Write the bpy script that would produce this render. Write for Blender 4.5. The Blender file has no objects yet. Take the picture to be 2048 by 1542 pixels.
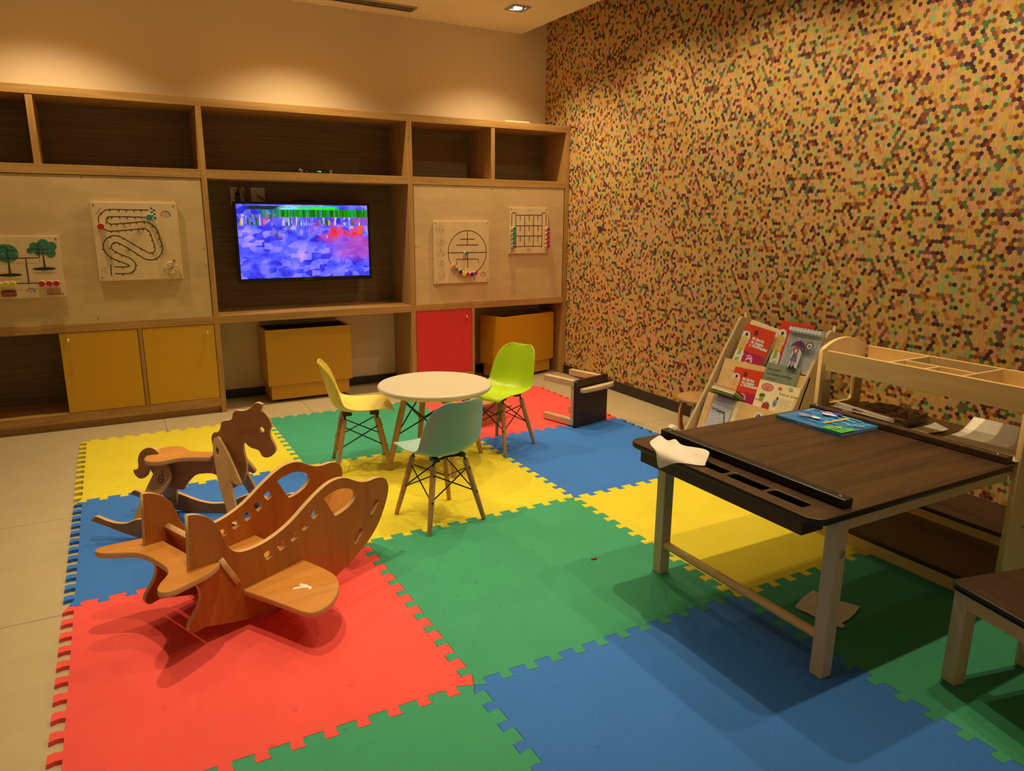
import bpy, math, random
from mathutils import Vector, Matrix
random.seed(7)
sc = bpy.context.scene
COL = sc.collection
# ------------------------------------------------------------------ camera
cam_d = bpy.data.cameras.new('camera')
cam = bpy.data.objects.new('camera', cam_d); COL.objects.link(cam)
R_ = (0.87482675, -0.48437869, 0.00744611); U_ = (0.10558372, 0.20564876, 0.97291349); W_ = (0.47278985, 0.85034456, -0.23104954)
cam.matrix_world = Matrix(((R_[0], U_[0], -W_[0], 0.24140071), (R_[1], U_[1], -W_[1], -4.56870947), (R_[2], U_[2], -W_[2], 1.27956259), (0, 0, 0, 1)))
cam_d.sensor_fit = 'HORIZONTAL'; cam_d.sensor_width = 36.0; cam_d.lens = 36.0 * 1431.83 / 2048.0
cam_d.clip_start = 0.02
sc.camera = cam
# ------------------------------------------------------------------ world, lamps, exposure
wd = bpy.data.worlds.new('world'); sc.world = wd; wd.use_nodes = True
wd.node_tree.nodes['Background'].inputs[0].default_value = (1.0, 0.74, 0.40, 1)
wd.node_tree.nodes['Background'].inputs[1].default_value = 0.15
vs = sc.view_settings
vs.view_transform = 'Standard'; vs.look = 'None'; vs.exposure = 0.14; vs.gamma = 1.0; vs.use_curve_mapping = False
WARM = (1.0, 0.76, 0.42)
def spot(x, y, e, z=2.64, ang=110, blend=0.6, rad=0.03, col=WARM, aim=None):
    l = bpy.data.lights.new('downlight_lamp', 'SPOT'); l.energy = e; l.spot_size = math.radians(ang); l.spot_blend = blend
    l.shadow_soft_size = rad; l.color = col
    o = bpy.data.objects.new('downlight_lamp', l); COL.objects.link(o); o.location = (x, y, z)
    if aim: o.rotation_euler = (Vector(aim) - Vector((x, y, z))).to_track_quat('-Z', 'Y').to_euler()
    return o
for x in (0.03, 1.43, 2.855): spot(x, 0.095, 74, ang=120, blend=0.9)         # row along the back wall
for x, y, e in ((2.13, -0.70, 52), (2.13, -1.58, 56), (2.13, -2.53, 84), (2.35, -3.43, 50)): spot(x, y, e, ang=74, blend=1.0, rad=0.02)     # row over the mats
for y in (-1.30, -2.22, -3.12): spot(0.53, y, 88, ang=66, blend=1.0, rad=0.02)    # row on the left
for y, e in ((-0.78, 24), (-1.66, 24), (-2.54, 24), (-3.42, 34)): spot(2.87, y, e, ang=135, rad=0.02)       # row along the wallpaper
# ------------------------------------------------------------------ materials
def lin(c):
    return tuple(((v / 255.0 + 0.055) / 1.055) ** 2.4 if v > 10.3 else v / 255.0 / 12.92 for v in c)
MATS = {}
def nodes_of(name):
    m = bpy.data.materials.new(name); m.use_nodes = True; MATS[name] = m
    nt = m.node_tree; return m, nt, nt.nodes['Principled BSDF']
def N(nt, t, **k):
    n = nt.nodes.new(t)
    for a, v in k.items(): setattr(n, a, v)
    return n
def plain(name, c, rough=0.5, metal=0.0, vary=0.0, scale=20.0, bump=0.0, emit=0.0, spec=0.5, srgb=False):
    m, nt, b = nodes_of(name)
    c = lin(c) if srgb else c
    b.inputs['Base Color'].default_value = (*c, 1); b.inputs['Roughness'].default_value = rough; b.inputs['Metallic'].default_value = metal
    b.inputs['Specular IOR Level'].default_value = spec
    if emit: b.inputs['Emission Color'].default_value = (*c, 1); b.inputs['Emission Strength'].default_value = emit
    if vary or bump:
        tc = N(nt, 'ShaderNodeTexCoord'); no = N(nt, 'ShaderNodeTexNoise'); no.inputs['Scale'].default_value = scale; no.inputs['Detail'].default_value = 5
        nt.links.new(tc.outputs['Object'], no.inputs['Vector'])
        if vary:
            mx = N(nt, 'ShaderNodeMixRGB', blend_type='MIX')
            mx.inputs[1].default_value = (*[v * (1 - vary) for v in c], 1); mx.inputs[2].default_value = (*[min(1, v * (1 + vary)) for v in c], 1)
            nt.links.new(no.outputs['Fac'], mx.inputs[0]); nt.links.new(mx.outputs[0], b.inputs['Base Color'])
        if bump:
            bp = N(nt, 'ShaderNodeBump'); bp.inputs['Strength'].default_value = bump; bp.inputs['Distance'].default_value = 0.002
            nt.links.new(no.outputs['Fac'], bp.inputs['Height']); nt.links.new(bp.outputs[0], b.inputs['Normal'])
    return m
def wood(name, c1, c2, axis='X', s=14.0, stretch=14.0, rough=0.45, spec=0.4, c3=None):
    """grain streaks that run along one object axis"""
    m, nt, b = nodes_of(name)
    tc = N(nt, 'ShaderNodeTexCoord'); mp = N(nt, 'ShaderNodeMapping')
    sv = [s, s, s]; sv['XYZ'.index(axis)] = s / stretch
    mp.inputs['Scale'].default_value = sv
    n1 = N(nt, 'ShaderNodeTexNoise'); n1.inputs['Scale'].default_value = 2.2; n1.inputs['Detail'].default_value = 8; n1.inputs['Roughness'].default_value = 0.65; n1.inputs['Distortion'].default_value = 0.6
    rp = N(nt, 'ShaderNodeValToRGB'); rp.color_ramp.elements[0].position = 0.32; rp.color_ramp.elements[1].position = 0.68
    rp.color_ramp.elements[0].color = (*c1, 1); rp.color_ramp.elements[1].color = (*c2, 1)
    if c3:
        e = rp.color_ramp.elements.new(0.5); e.color = (*c3, 1)
    nt.links.new(tc.outputs['Object'], mp.inputs[0]); nt.links.new(mp.outputs[0], n1.inputs['Vector']); nt.links.new(n1.outputs['Fac'], rp.inputs[0])
    nt.links.new(rp.outputs[0], b.inputs['Base Color'])
    b.inputs['Roughness'].default_value = rough; b.inputs['Specular IOR Level'].default_value = spec
    bp = N(nt, 'ShaderNodeBump'); bp.inputs['Strength'].default_value = 0.12; bp.inputs['Distance'].default_value = 0.001
    nt.links.new(n1.outputs['Fac'], bp.inputs['Height']); nt.links.new(bp.outputs[0], b.inputs['Normal'])
    return m
def ply_edge(name, c1, c2, axis='Z'):
    m, nt, b = nodes_of(name)
    tc = N(nt, 'ShaderNodeTexCoord'); no = N(nt, 'ShaderNodeTexNoise'); no.inputs['Scale'].default_value = 90; no.inputs['Detail'].default_value = 3
    mx = N(nt, 'ShaderNodeMixRGB'); mx.inputs[1].default_value = (*c1, 1); mx.inputs[2].default_value = (*c2, 1)
    nt.links.new(tc.outputs['Object'], no.inputs['Vector']); nt.links.new(no.outputs['Fac'], mx.inputs[0]); nt.links.new(mx.outputs[0], b.inputs['Base Color'])
    b.inputs['Roughness'].default_value = 0.5
    return m
oak = wood('oak_veneer', (0.34, 0.18, 0.055), (0.54, 0.31, 0.10), 'X', 16, 18, 0.42)
oak_v = wood('oak_veneer_upright', (0.34, 0.18, 0.055), (0.54, 0.31, 0.10), 'Z', 16, 18, 0.42)
backwood = wood('grey_brown_grooved_veneer', (0.15, 0.10, 0.055), (0.26, 0.175, 0.10), 'X', 40, 45, 0.6)
birch = wood('birch_panel', (0.56, 0.40, 0.20), (0.68, 0.50, 0.27), 'X', 5, 3.0, 0.42)
board_w = wood('light_game_board', (0.70, 0.52, 0.29), (0.78, 0.60, 0.36), 'Z', 6, 5, 0.45)
maple = wood('maple', (0.68, 0.46, 0.19), (0.80, 0.57, 0.26), 'Y', 8, 9, 0.4)
maple_z = wood('maple_upright', (0.56, 0.43, 0.25), (0.68, 0.54, 0.34), 'Z', 8, 9, 0.42)
maple_x = wood('maple_sideways', (0.58, 0.43, 0.23), (0.70, 0.54, 0.32), 'X', 8, 9, 0.42)
beech = wood('beech_leg', (0.42, 0.225, 0.085), (0.55, 0.31, 0.13), 'Z', 20, 14, 0.45)
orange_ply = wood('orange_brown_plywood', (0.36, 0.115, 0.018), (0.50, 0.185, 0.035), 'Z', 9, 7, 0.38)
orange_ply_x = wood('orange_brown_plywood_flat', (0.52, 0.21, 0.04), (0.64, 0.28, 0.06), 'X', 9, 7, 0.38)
horse_ply = wood('brown_plywood', (0.30, 0.125, 0.035), (0.42, 0.19, 0.06), 'X', 9, 7, 0.42)
horse_leg = wood('light_brown_plywood', (0.46, 0.26, 0.10), (0.58, 0.35, 0.15), 'Z', 9, 7, 0.42)
ply_e = ply_edge('plywood_edge', (0.55, 0.34, 0.15), (0.72, 0.48, 0.24))
darkwood = wood('dark_wenge_top', (0.035, 0.017, 0.008), (0.085, 0.043, 0.018), 'X', 12, 16, 0.33, 0.5)
darkseat = wood('dark_wenge_seat', (0.032, 0.015, 0.008), (0.055, 0.026, 0.013), 'Y', 12, 16, 0.42, 0.4)
black_edge = plain('black_edge', (0.006, 0.006, 0.006), 0.35)
yellow_door = plain('yellow_lacquer', (0.62, 0.335, 0.012), 0.4, vary=0.03, scale=3)
yellow_bin = plain('amber_lacquer', (0.60, 0.30, 0.012), 0.38, vary=0.03, scale=3)
red_door = plain('red_lacquer', (0.66, 0.035, 0.045), 0.4, vary=0.03, scale=3)
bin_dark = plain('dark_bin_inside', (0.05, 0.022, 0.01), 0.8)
chrome = plain('chrome', (0.8, 0.8, 0.78), 0.15, 1.0)
steel = plain('brushed_steel', (0.45, 0.43, 0.40), 0.35, 1.0)
black = plain('black_plastic', (0.008, 0.008, 0.009), 0.3)
black_metal = plain('black_wire', (0.012, 0.012, 0.012), 0.4)
wall_paint = plain('cream_wall_paint', (0.80, 0.66, 0.46), 0.8, vary=0.02, scale=2)
ceil_paint = plain('ceiling_paint', (0.90, 0.82, 0.62), 0.85)
skirt = plain('dark_skirting', (0.022, 0.016, 0.011), 0.4)
tile_m = plain('beige_floor_tile', (0.52, 0.43, 0.265), 0.42, vary=0.10, scale=5)
grout = plain('grout', (0.22, 0.17, 0.10), 0.8)
cream_plate = plain('cream_wall_plate', (0.70, 0.62, 0.46), 0.4)
white_top = plain('white_laminate', (0.66, 0.60, 0.46), 0.4)
paper = plain('white_paper', (0.80, 0.76, 0.68), 0.8)
paper2 = plain('cream_paper', (0.85, 0.76, 0.52), 0.7)
page = plain('page_edges', (0.75, 0.63, 0.40), 0.8)
groove = plain('burnt_brown_groove', (0.10, 0.04, 0.018), 0.7)
sh_y = plain('pale_yellow_shell', (0.80, 0.66, 0.10), 0.38)
sh_b = plain('pale_blue_shell', (0.34, 0.55, 0.56), 0.4)
sh_g = plain('lime_green_shell', (0.46, 0.68, 0.01), 0.36)
glow = plain('lamp_lens', (1.0, 0.93, 0.8), 0.3, emit=14.0)
digit_g = plain('green_digits', (0.2, 1.0, 0.35), 0.3, emit=1.6)
PM = {}
def ink(c, k=(0.92, 1.12, 1.7)): return tuple(min(0.9, a * b) for a, b in zip(lin(c), k))     # colour by white light of what looks like c under the warm lamps
def P(*c):
    """flat print ink, given as 0-255 colour"""
    k = 'print_%d_%d_%d' % c
    if k not in PM: PM[k] = plain(k, ink(c), 0.6)
    return PM[k]
def foam(name, c, rings=0.0):
    m, nt, b = nodes_of(name)
    L = nt.links.new
    tc = N(nt, 'ShaderNodeTexCoord')
    n1 = N(nt, 'ShaderNodeTexNoise'); n1.inputs['Scale'].default_value = 4.5; n1.inputs['Detail'].default_value = 6; n1.inputs['Roughness'].default_value = 0.7
    L(tc.outputs['Object'], n1.inputs['Vector'])
    mx = N(nt, 'ShaderNodeMixRGB'); mx.inputs[1].default_value = (*[v * 0.86 for v in c], 1); mx.inputs[2].default_value = (*[min(1, v * 1.12) for v in c], 1)
    L(n1.outputs['Fac'], mx.inputs[0])
    # scuffs
    n2 = N(nt, 'ShaderNodeTexNoise'); n2.inputs['Scale'].default_value = 42; n2.inputs['Detail'].default_value = 6; n2.inputs['Distortion'].default_value = 1.4
    L(tc.outputs['Object'], n2.inputs['Vector'])
    r2 = N(nt, 'ShaderNodeValToRGB'); r2.color_ramp.elements[0].position = 0.62; r2.color_ramp.elements[1].position = 0.78
    L(n2.outputs['Fac'], r2.inputs[0])
    m2 = N(nt, 'ShaderNodeMixRGB'); m2.inputs[2].default_value = (*[v * 0.80 for v in c], 1)
    s2 = N(nt, 'ShaderNodeMath', operation='MULTIPLY'); s2.inputs[1].default_value = 0.55
    L(r2.outputs[0], s2.inputs[0]); L(s2.outputs[0], m2.inputs[0]); L(mx.outputs[0], m2.inputs[1])
    # ring shaped dents
    vo = N(nt, 'ShaderNodeTexVoronoi'); vo.inputs['Scale'].default_value = 13
    L(tc.outputs['Object'], vo.inputs['Vector'])
    d = N(nt, 'ShaderNodeMath', operation='SUBTRACT'); d.inputs[1].default_value = 0.115; L(vo.outputs['Distance'], d.inputs[0])
    a = N(nt, 'ShaderNodeMath', operation='ABSOLUTE'); L(d.outputs[0], a.inputs[0])
    lt = N(nt, 'ShaderNodeMath', operation='LESS_THAN'); lt.inputs[1].default_value = 0.022; L(a.outputs[0], lt.inputs[0])
    sx = N(nt, 'ShaderNodeSeparateColor'); L(vo.outputs['Color'], sx.inputs[0])
    gt = N(nt, 'ShaderNodeMath', operation='LESS_THAN'); gt.inputs[1].default_value = rings; L(sx.outputs[0], gt.inputs[0])
    rg = N(nt, 'ShaderNodeMath', operation='MULTIPLY'); L(lt.outputs[0], rg.inputs[0]); L(gt.outputs[0], rg.inputs[1])
    rk = N(nt, 'ShaderNodeMath', operation='MULTIPLY'); rk.inputs[1].default_value = 0.35; L(rg.outputs[0], rk.inputs[0])
    m3 = N(nt, 'ShaderNodeMixRGB'); m3.inputs[2].default_value = (*[v * 0.6 for v in c], 1); L(rk.outputs[0], m3.inputs[0]); L(m2.outputs[0], m3.inputs[1])
    L(m3.outputs[0], b.inputs['Base Color']); b.inputs['Roughness'].default_value = 0.75; b.inputs['Specular IOR Level'].default_value = 0.2
    # fine woven emboss
    w1 = N(nt, 'ShaderNodeTexWave', bands_direction='X'); w1.inputs['Scale'].default_value = 75
    w2 = N(nt, 'ShaderNodeTexWave', bands_direction='Y'); w2.inputs['Scale'].default_value = 75
    L(tc.outputs['Object'], w1.inputs['Vector']); L(tc.outputs['Object'], w2.inputs['Vector'])
    ad = N(nt, 'ShaderNodeMath', operation='MULTIPLY'); L(w1.outputs['Fac'], ad.inputs[0]); L(w2.outputs['Fac'], ad.inputs[1])
    sb = N(nt, 'ShaderNodeMath', operation='SUBTRACT'); L(ad.outputs[0], sb.inputs[0]); L(rg.outputs[0], sb.inputs[1])
    bp = N(nt, 'ShaderNodeBump'); bp.inputs['Strength'].default_value = 0.28; bp.inputs['Distance'].default_value = 0.0012
    L(sb.outputs[0], bp.inputs['Height']); L(bp.outputs[0], b.inputs['Normal'])
    return m
FOAM = {'Y': foam('yellow_foam', (0.76, 0.66, 0.042), 0.08), 'B': foam('blue_foam', (0.045, 0.20, 0.72), 0.12), 'R': foam('red_foam', (0.90, 0.105, 0.095), 0.10), 'G': foam('green_foam', (0.055, 0.36, 0.215), 0.40)}
HK = (1.12, 1.30, 1.45)
def hexpaper():
    m, nt, b = nodes_of('hexagon_wallpaper'); L = nt.links.new
    tc = N(nt, 'ShaderNodeTexCoord'); sp = N(nt, 'ShaderNodeSeparateXYZ'); L(tc.outputs['Object'], sp.inputs[0])
    cb = N(nt, 'ShaderNodeCombineXYZ'); L(sp.outputs[1], cb.inputs[0]); L(sp.outputs[2], cb.inputs[1])
    def vm(op, a=None, c=None):
        n = N(nt, 'ShaderNodeVectorMath', operation=op)
        for i, q in enumerate((a, c)):
            if q is None: continue
            if isinstance(q, tuple): n.inputs[i].default_value = q
            else: L(q, n.inputs[i])
        return n
    s = (1.0, 1.7320508, 1.0); h = (0.5, 0.8660254, 0.5)
    p0 = vm('MULTIPLY', cb.outputs[0], (1 / 0.0192, 1 / 0.0192, 0)).outputs[0]
    p = vm('ADD', p0, (600.0, 519.61524, 0.0)).outputs[0]
    a1 = vm('SUBTRACT', vm('MODULO', p, s).outputs[0], h).outputs[0]
    a2 = vm('SUBTRACT', vm('MODULO', vm('SUBTRACT', p, h).outputs[0], s).outputs[0], h).outputs[0]
    a1 = vm('MULTIPLY', a1, (1, 1, 0)).outputs[0]; a2 = vm('MULTIPLY', a2, (1, 1, 0)).outputs[0]
    l1 = vm('LENGTH', a1).outputs[1]; l2 = vm('LENGTH', a2).outputs[1]
    lt = N(nt, 'ShaderNodeMath', operation='LESS_THAN'); L(l1, lt.inputs[0]); L(l2, lt.inputs[1])
    mx = N(nt, 'ShaderNodeMix', data_type='VECTOR'); L(lt.outputs[0], mx.inputs[0]); L(a2, mx.inputs[4]); L(a1, mx.inputs[5])
    idv = vm('SUBTRACT', p, mx.outputs[1]).outputs[0]
    idr = vm('MULTIPLY', vm('ADD', idv, (0.13, 0.13, 0)).outputs[0], (2.0, 1.1547005, 0)).outputs[0]
    idf = vm('FLOOR', idr).outputs[0]
    wn = N(nt, 'ShaderNodeTexWhiteNoise', noise_dimensions='3D'); L(idf, wn.inputs['Vector'])
    rp = N(nt, 'ShaderNodeValToRGB'); cr = rp.color_ramp; cr.interpolation = 'CONSTANT'
    pal = [(0.00, (206, 158, 92)), (0.17, (212, 150, 106)), (0.30, (205, 160, 66)), (0.44, (186, 116, 50)), (0.54, (176, 160, 104)), (0.61, (212, 140, 118)), (0.66, (150, 170, 116)), (0.70, (136, 66, 40)), (0.775, (104, 44, 44)), (0.83, (88, 108, 60)), (0.895, (62, 34, 42)), (0.955, (112, 84, 84))]
    while len(cr.elements) > 1: cr.elements.remove(cr.elements[-1])
    cr.elements[0].position = 0; cr.elements[0].color = (*ink(pal[0][1], HK), 1)
    for q, c in pal[1:]:
        e = cr.elements.new(q); e.color = (*ink(c, HK), 1)
    L(wn.outputs['Value'], rp.inputs[0])
    mp = N(nt, 'ShaderNodeMapping'); mp.inputs['Scale'].default_value = (1, 260, 22); L(tc.outputs['Object'], mp.inputs[0])
    no = N(nt, 'ShaderNodeTexNoise'); no.inputs['Scale'].default_value = 1.0; no.inputs['Detail'].default_value = 4; L(mp.outputs[0], no.inputs['Vector'])
    m2 = N(nt, 'ShaderNodeMixRGB', blend_type='MULTIPLY'); m2.inputs[0].default_value = 0.55
    r2 = N(nt, 'ShaderNodeValToRGB'); r2.color_ramp.elements[0].color = (0.55, 0.5, 0.42, 1); r2.color_ramp.elements[0].position = 0.3; r2.color_ramp.elements[1].color = (1.25, 1.25, 1.2, 1); r2.color_ramp.elements[1].position = 0.7
    L(no.outputs['Fac'], r2.inputs[0]); L(rp.outputs[0], m2.inputs[1]); L(r2.outputs[0], m2.inputs[2]); L(m2.outputs[0], b.inputs['Base Color'])
    b.inputs['Roughness'].default_value = 0.75
    return m
hexm = hexpaper()
def tvscreen():
    m, nt, b = nodes_of('glitching_tv_picture'); L = nt.links.new
    tc = N(nt, 'ShaderNodeTexCoord'); sp = N(nt, 'ShaderNodeSeparateXYZ'); L(tc.outputs['Object'], sp.inputs[0])
    def mth(op, a, c=None):
        n = N(nt, 'ShaderNodeMath', operation=op)
        for i, q in enumerate((a, c)):
            if q is None: continue
            if isinstance(q, (int, float)): n.inputs[i].default_value = q
            else: L(q, n.inputs[i])
        return n.outputs[0]
    u, v = sp.outputs[0], sp.outputs[2]     # object space: u -.44...44, v -.25...25
    def ramp(fac, st, interp='LINEAR'):
        r = N(nt, 'ShaderNodeValToRGB'); r.color_ramp.interpolation = interp; el = r.color_ramp.elements
        while len(el) > 1: el.remove(el[-1])
        el[0].position = st[0][0]; el[0].color = (*lin(st[0][1]), 1)
        for q, c in st[1:]:
            e = el.new(q); e.color = (*lin(c), 1)
        L(fac, r.inputs[0]); return r.outputs[0]
    def noise(sx, sz, sc_=1.0, det=4, dist=0.0):
        mp = N(nt, 'ShaderNodeMapping'); mp.inputs['Scale'].default_value = (sx, 1, sz); L(tc.outputs['Object'], mp.inputs[0])
        n = N(nt, 'ShaderNodeTexNoise'); n.inputs['Scale'].default_value = sc_; n.inputs['Detail'].default_value = det; n.inputs['Distortion'].default_value = dist
        L(mp.outputs[0], n.inputs['Vector']); return n.outputs['Fac']
    def blocks(sx, sz, rnd=1.0):
        mp = N(nt, 'ShaderNodeMapping'); mp.inputs['Scale'].default_value = (sx, 1, sz); L(tc.outputs['Object'], mp.inputs[0])
        n = N(nt, 'ShaderNodeTexVoronoi', distance='CHEBYCHEV'); n.inputs['Scale'].default_value = 1; n.inputs['Randomness'].default_value = rnd
        L(mp.outputs[0], n.inputs['Vector']); s2 = N(nt, 'ShaderNodeSeparateColor'); L(n.outputs['Color'], s2.inputs[0]); return s2.outputs[0]
    def mix(f, a, c):
        n = N(nt, 'ShaderNodeMixRGB'); L(f, n.inputs[0]); L(a, n.inputs[1]); L(c, n.inputs[2]); return n.outputs[0]
    def step(x, lo, hi):
        n = N(nt, 'ShaderNodeMapRange', interpolation_type='SMOOTHSTEP'); n.inputs[1].default_value = lo; n.inputs[2].default_value = hi; L(x, n.inputs[0]); return n.outputs[0]
    low = mth('ADD', mth('MULTIPLY', noise(7, 9, 1, 7, 0.4), 0.72), mth('MULTIPLY', blocks(16, 26), 0.30))
    base = ramp(low, [(0.22, (24, 30, 150)), (0.38, (48, 46, 222)), (0.52, (86, 92, 250)), (0.66, (140, 126, 252)), (0.80, (196, 150, 250))])
    # red and orange patch on the right
    rm = mth('MULTIPLY', mth('MULTIPLY', step(u, -0.02, 0.22), step(mth('ABSOLUTE', mth('SUBTRACT', v, 0.075)), 0.12, 0.02)), step(noise(9, 10, 1, 5), 0.45, 0.56))
    base = mix(rm, base, ramp(blocks(22, 20), [(0.0, (214, 44, 30)), (0.45, (206, 60, 150)), (0.7, (228, 84, 30)), (0.9, (214, 190, 60))], 'CONSTANT'))
    pk = mth('MULTIPLY', mth('MULTIPLY', step(u, 0.10, 0.34), step(mth('ABSOLUTE', mth('ADD', v, 0.05)), 0.11, 0.03)), 0.8)
    base = mix(pk, base, ramp(noise(8, 8), [(0.3, (150, 60, 190)), (0.7, (200, 70, 140))]))
    tn = mth('MULTIPLY', step(mth('ABSOLUTE', mth('ADD', u, 0.10)), 0.16, 0.05), mth('MULTIPLY', step(mth('ABSOLUTE', mth('SUBTRACT', v, 0.075)), 0.07, 0.02), step(noise(12, 14, 1, 3), 0.48, 0.6)))
    base = mix(tn, base, ramp(blocks(30, 18), [(0.0, (190, 130, 90)), (0.5, (150, 170, 240)), (0.8, (60, 100, 60))], 'CONSTANT'))
    # torn strip of small blocks
    sm = mth('MULTIPLY', step(mth('ABSOLUTE', mth('SUBTRACT', v, 0.145)), 0.045, 0.030), step(blocks(40, 34), 0.30, 0.45))
    base = mix(sm, base, ramp(blocks(95, 12), [(0.0, (90, 90, 240)), (0.30, (200, 50, 30)), (0.42, (16, 90, 16)), (0.55, (170, 190, 250)), (0.75, (120, 70, 220)), (0.88, (215, 150, 40))], 'CONSTANT'))
    # green bar with vertical streaks
    gm = mth('MULTIPLY', step(mth('ABSOLUTE', mth('SUBTRACT', v, 0.19)), 0.034, 0.022), step(mth('ADD', u, mth('MULTIPLY', noise(20, 8), 0.3)), -0.18, -0.02))
    base = mix(gm, base, ramp(noise(110, 2, 1, 3), [(0.30, (4, 30, 4)), (0.45, (14, 110, 10)), (0.58, (26, 170, 16)), (0.68, (40, 60, 160)), (0.75, (120, 220, 120))]))
    tm = mth('MULTIPLY', step(mth('ABSOLUTE', mth('SUBTRACT', v, 0.225)), 0.016, 0.008), step(mth('ABSOLUTE', mth('ADD', u, 0.08)), 0.34, 0.28))
    base = mix(tm, base, ramp(mth('ADD', u, mth('MULTIPLY', noise(9, 30), 0.35)), [(0.0, (20, 40, 30)), (0.06, (130, 220, 245)), (0.16, (60, 210, 90)), (0.34, (30, 230, 30)), (0.5, (40, 180, 40))]))
    b.inputs['Base Color'].default_value = (0.01, 0.01, 0.01, 1); b.inputs['Roughness'].default_value = 0.25
    L(base, b.inputs['Emission Color']); b.inputs['Emission Strength'].default_value = 1.05
    return m
tvm = tvscreen()
# ------------------------------------------------------------------ helpers
def tag(o, label, cat, group=None):
    o['label'] = label; o['category'] = cat
    if group: o['group'] = group
    return o
def thing(name, label, cat, loc=(0, 0, 0), rz=0.0, group=None):
    o = bpy.data.objects.new(name, None); COL.objects.link(o)
    o.empty_display_size = 0.05; o.location = loc; o.rotation_euler = (0, 0, rz)
    return tag(o, label, cat, group)
def mat_of(o):
    m = Matrix.LocRotScale(o.location, o.rotation_euler, o.scale)
    return (o.parent.matrix_world if False else mat_of(o.parent) @ o.matrix_parent_inverse @ m) if o.parent else m
def attach(o, parent, world=True):
    if parent is not None:
        o.parent = parent
        if world: o.matrix_parent_inverse = mat_of(parent).inverted()
    return o
def link_mesh(name, me, mats, parent=None, world=True, smooth=False, bevel=0.0, seg=2):
    for m in (mats if isinstance(mats, (list, tuple)) else [mats]): me.materials.append(m)
    o = bpy.data.objects.new(name, me); COL.objects.link(o)
    if smooth:
        for p in me.polygons: p.use_smooth = True
    if bevel:
        b = o.modifiers.new('bevel', 'BEVEL'); b.width = bevel; b.segments = seg; b.limit_method = 'ANGLE'; b.angle_limit = math.radians(50)
    return attach(o, parent, world)
class MB:
    def __init__(s): s.v = []; s.f = []; s.m = []; s.sm = []
    def add(s, vs, fs, mi=0, smooth=False):
        k = len(s.v); s.v += [tuple(v) for v in vs]; s.f += [tuple(i + k for i in f) for f in fs]; s.m += [mi] * len(fs); s.sm += [smooth] * len(fs); return s
    def box(s, x0, x1, y0, y1, z0, z1, mi=0, M=None):
        vs = [Vector((x, y, z)) for z in (z0, z1) for y in (y0, y1) for x in (x0, x1)]
        if M: vs = [M @ v for v in vs]
        return s.add(vs, [(0, 2, 3, 1), (4, 5, 7, 6), (0, 1, 5, 4), (2, 6, 7, 3), (0, 4, 6, 2), (1, 3, 7, 5)], mi)
    def tube(s, pts, r, n=10, mi=0, smooth=True):
        pts = [Vector(p) for p in pts]; rs = r if isinstance(r, (list, tuple)) else [r] * len(pts)
        vs = []; fs = []; ref = None
        for i, p in enumerate(pts):
            d = (pts[min(i + 1, len(pts) - 1)] - pts[max(i - 1, 0)]).normalized()
            if ref is None: ref = Vector((0, 0, 1)) if abs(d.z) < 0.9 else Vector((1, 0, 0))
            a = d.cross(ref).normalized(); b = d.cross(a).normalized(); ref = a.cross(d)
            for k in range(n):
                t = 2 * math.pi * k / n; vs.append(p + (a * math.cos(t) + b * math.sin(t)) * rs[i])
        for i in range(len(pts) - 1):
            for k in range(n): fs.append((i * n + k, i * n + (k + 1) % n, (i + 1) * n + (k + 1) % n, (i + 1) * n + k))
        s.add(vs, fs, mi, smooth)
        s.add(vs[:n], [tuple(range(n))[::-1]], mi); s.add(vs[-n:], [tuple(range(n))], mi); return s
    def lathe(s, prof, c=(0, 0, 0), n=48, mi=0, M=None, smooth=True):
        vs = []; fs = []
        for r, z in prof:
            for k in range(n):
                t = 2 * math.pi * k / n; v = Vector((c[0] + r * math.cos(t), c[1] + r * math.sin(t), c[2] + z)); vs.append(M @ v if M else v)
        for i in range(len(prof) - 1):
            for k in range(n): fs.append((i * n + k, i * n + (k + 1) % n, (i + 1) * n + (k + 1) % n, (i + 1) * n + k))
        s.add(vs, fs, mi, smooth); s.add(vs[:n], [tuple(range(n))[::-1]], mi); s.add(vs[-n:], [tuple(range(n))], mi); return s
    def prism(s, poly, M, t0, t1, mi=0, me=None):
        n = len(poly); vs = [M @ Vector((p[0], p[1], t)) for t in (t0, t1) for p in poly]
        s.add(vs, [tuple(range(n))[::-1], tuple(range(n, 2 * n))], mi)
        return s.add(vs, [(i, (i + 1) % n, n + (i + 1) % n, n + i) for i in range(n)], mi if me is None else me)
    def poly(s, pts, mi=0): return s.add(pts, [tuple(range(len(pts)))], mi)
    def build(s, name, mats, parent=None, world=True, bevel=0.0, seg=2):
        me = bpy.data.meshes.new(name); me.from_pydata([tuple(v) for v in s.v], [], s.f); 
        for p, mi, sm in zip(me.polygons, s.m, s.sm): p.material_index = mi; p.use_smooth = sm
        me.validate(); me.update()
        return link_mesh(name, me, mats, parent, world, False, bevel, seg)
def bx(name, x0, x1, y0, y1, z0, z1, m, parent=None, bevel=0.0, M=None):
    return MB().box(x0, x1, y0, y1, z0, z1, 0, M).build(name, m, parent, True, bevel)
def struct(o): o['kind'] = 'structure'; return o
def frame(o, x, y, z):
    """matrix with origin o and axes x, y, z"""
    x, y, z = Vector(x).normalized(), Vector(y).normalized(), Vector(z).normalized()
    return Matrix(((x[0], y[0], z[0], o[0]), (x[1], y[1], z[1], o[1]), (x[2], y[2], z[2], o[2]), (0, 0, 0, 1)))
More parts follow.
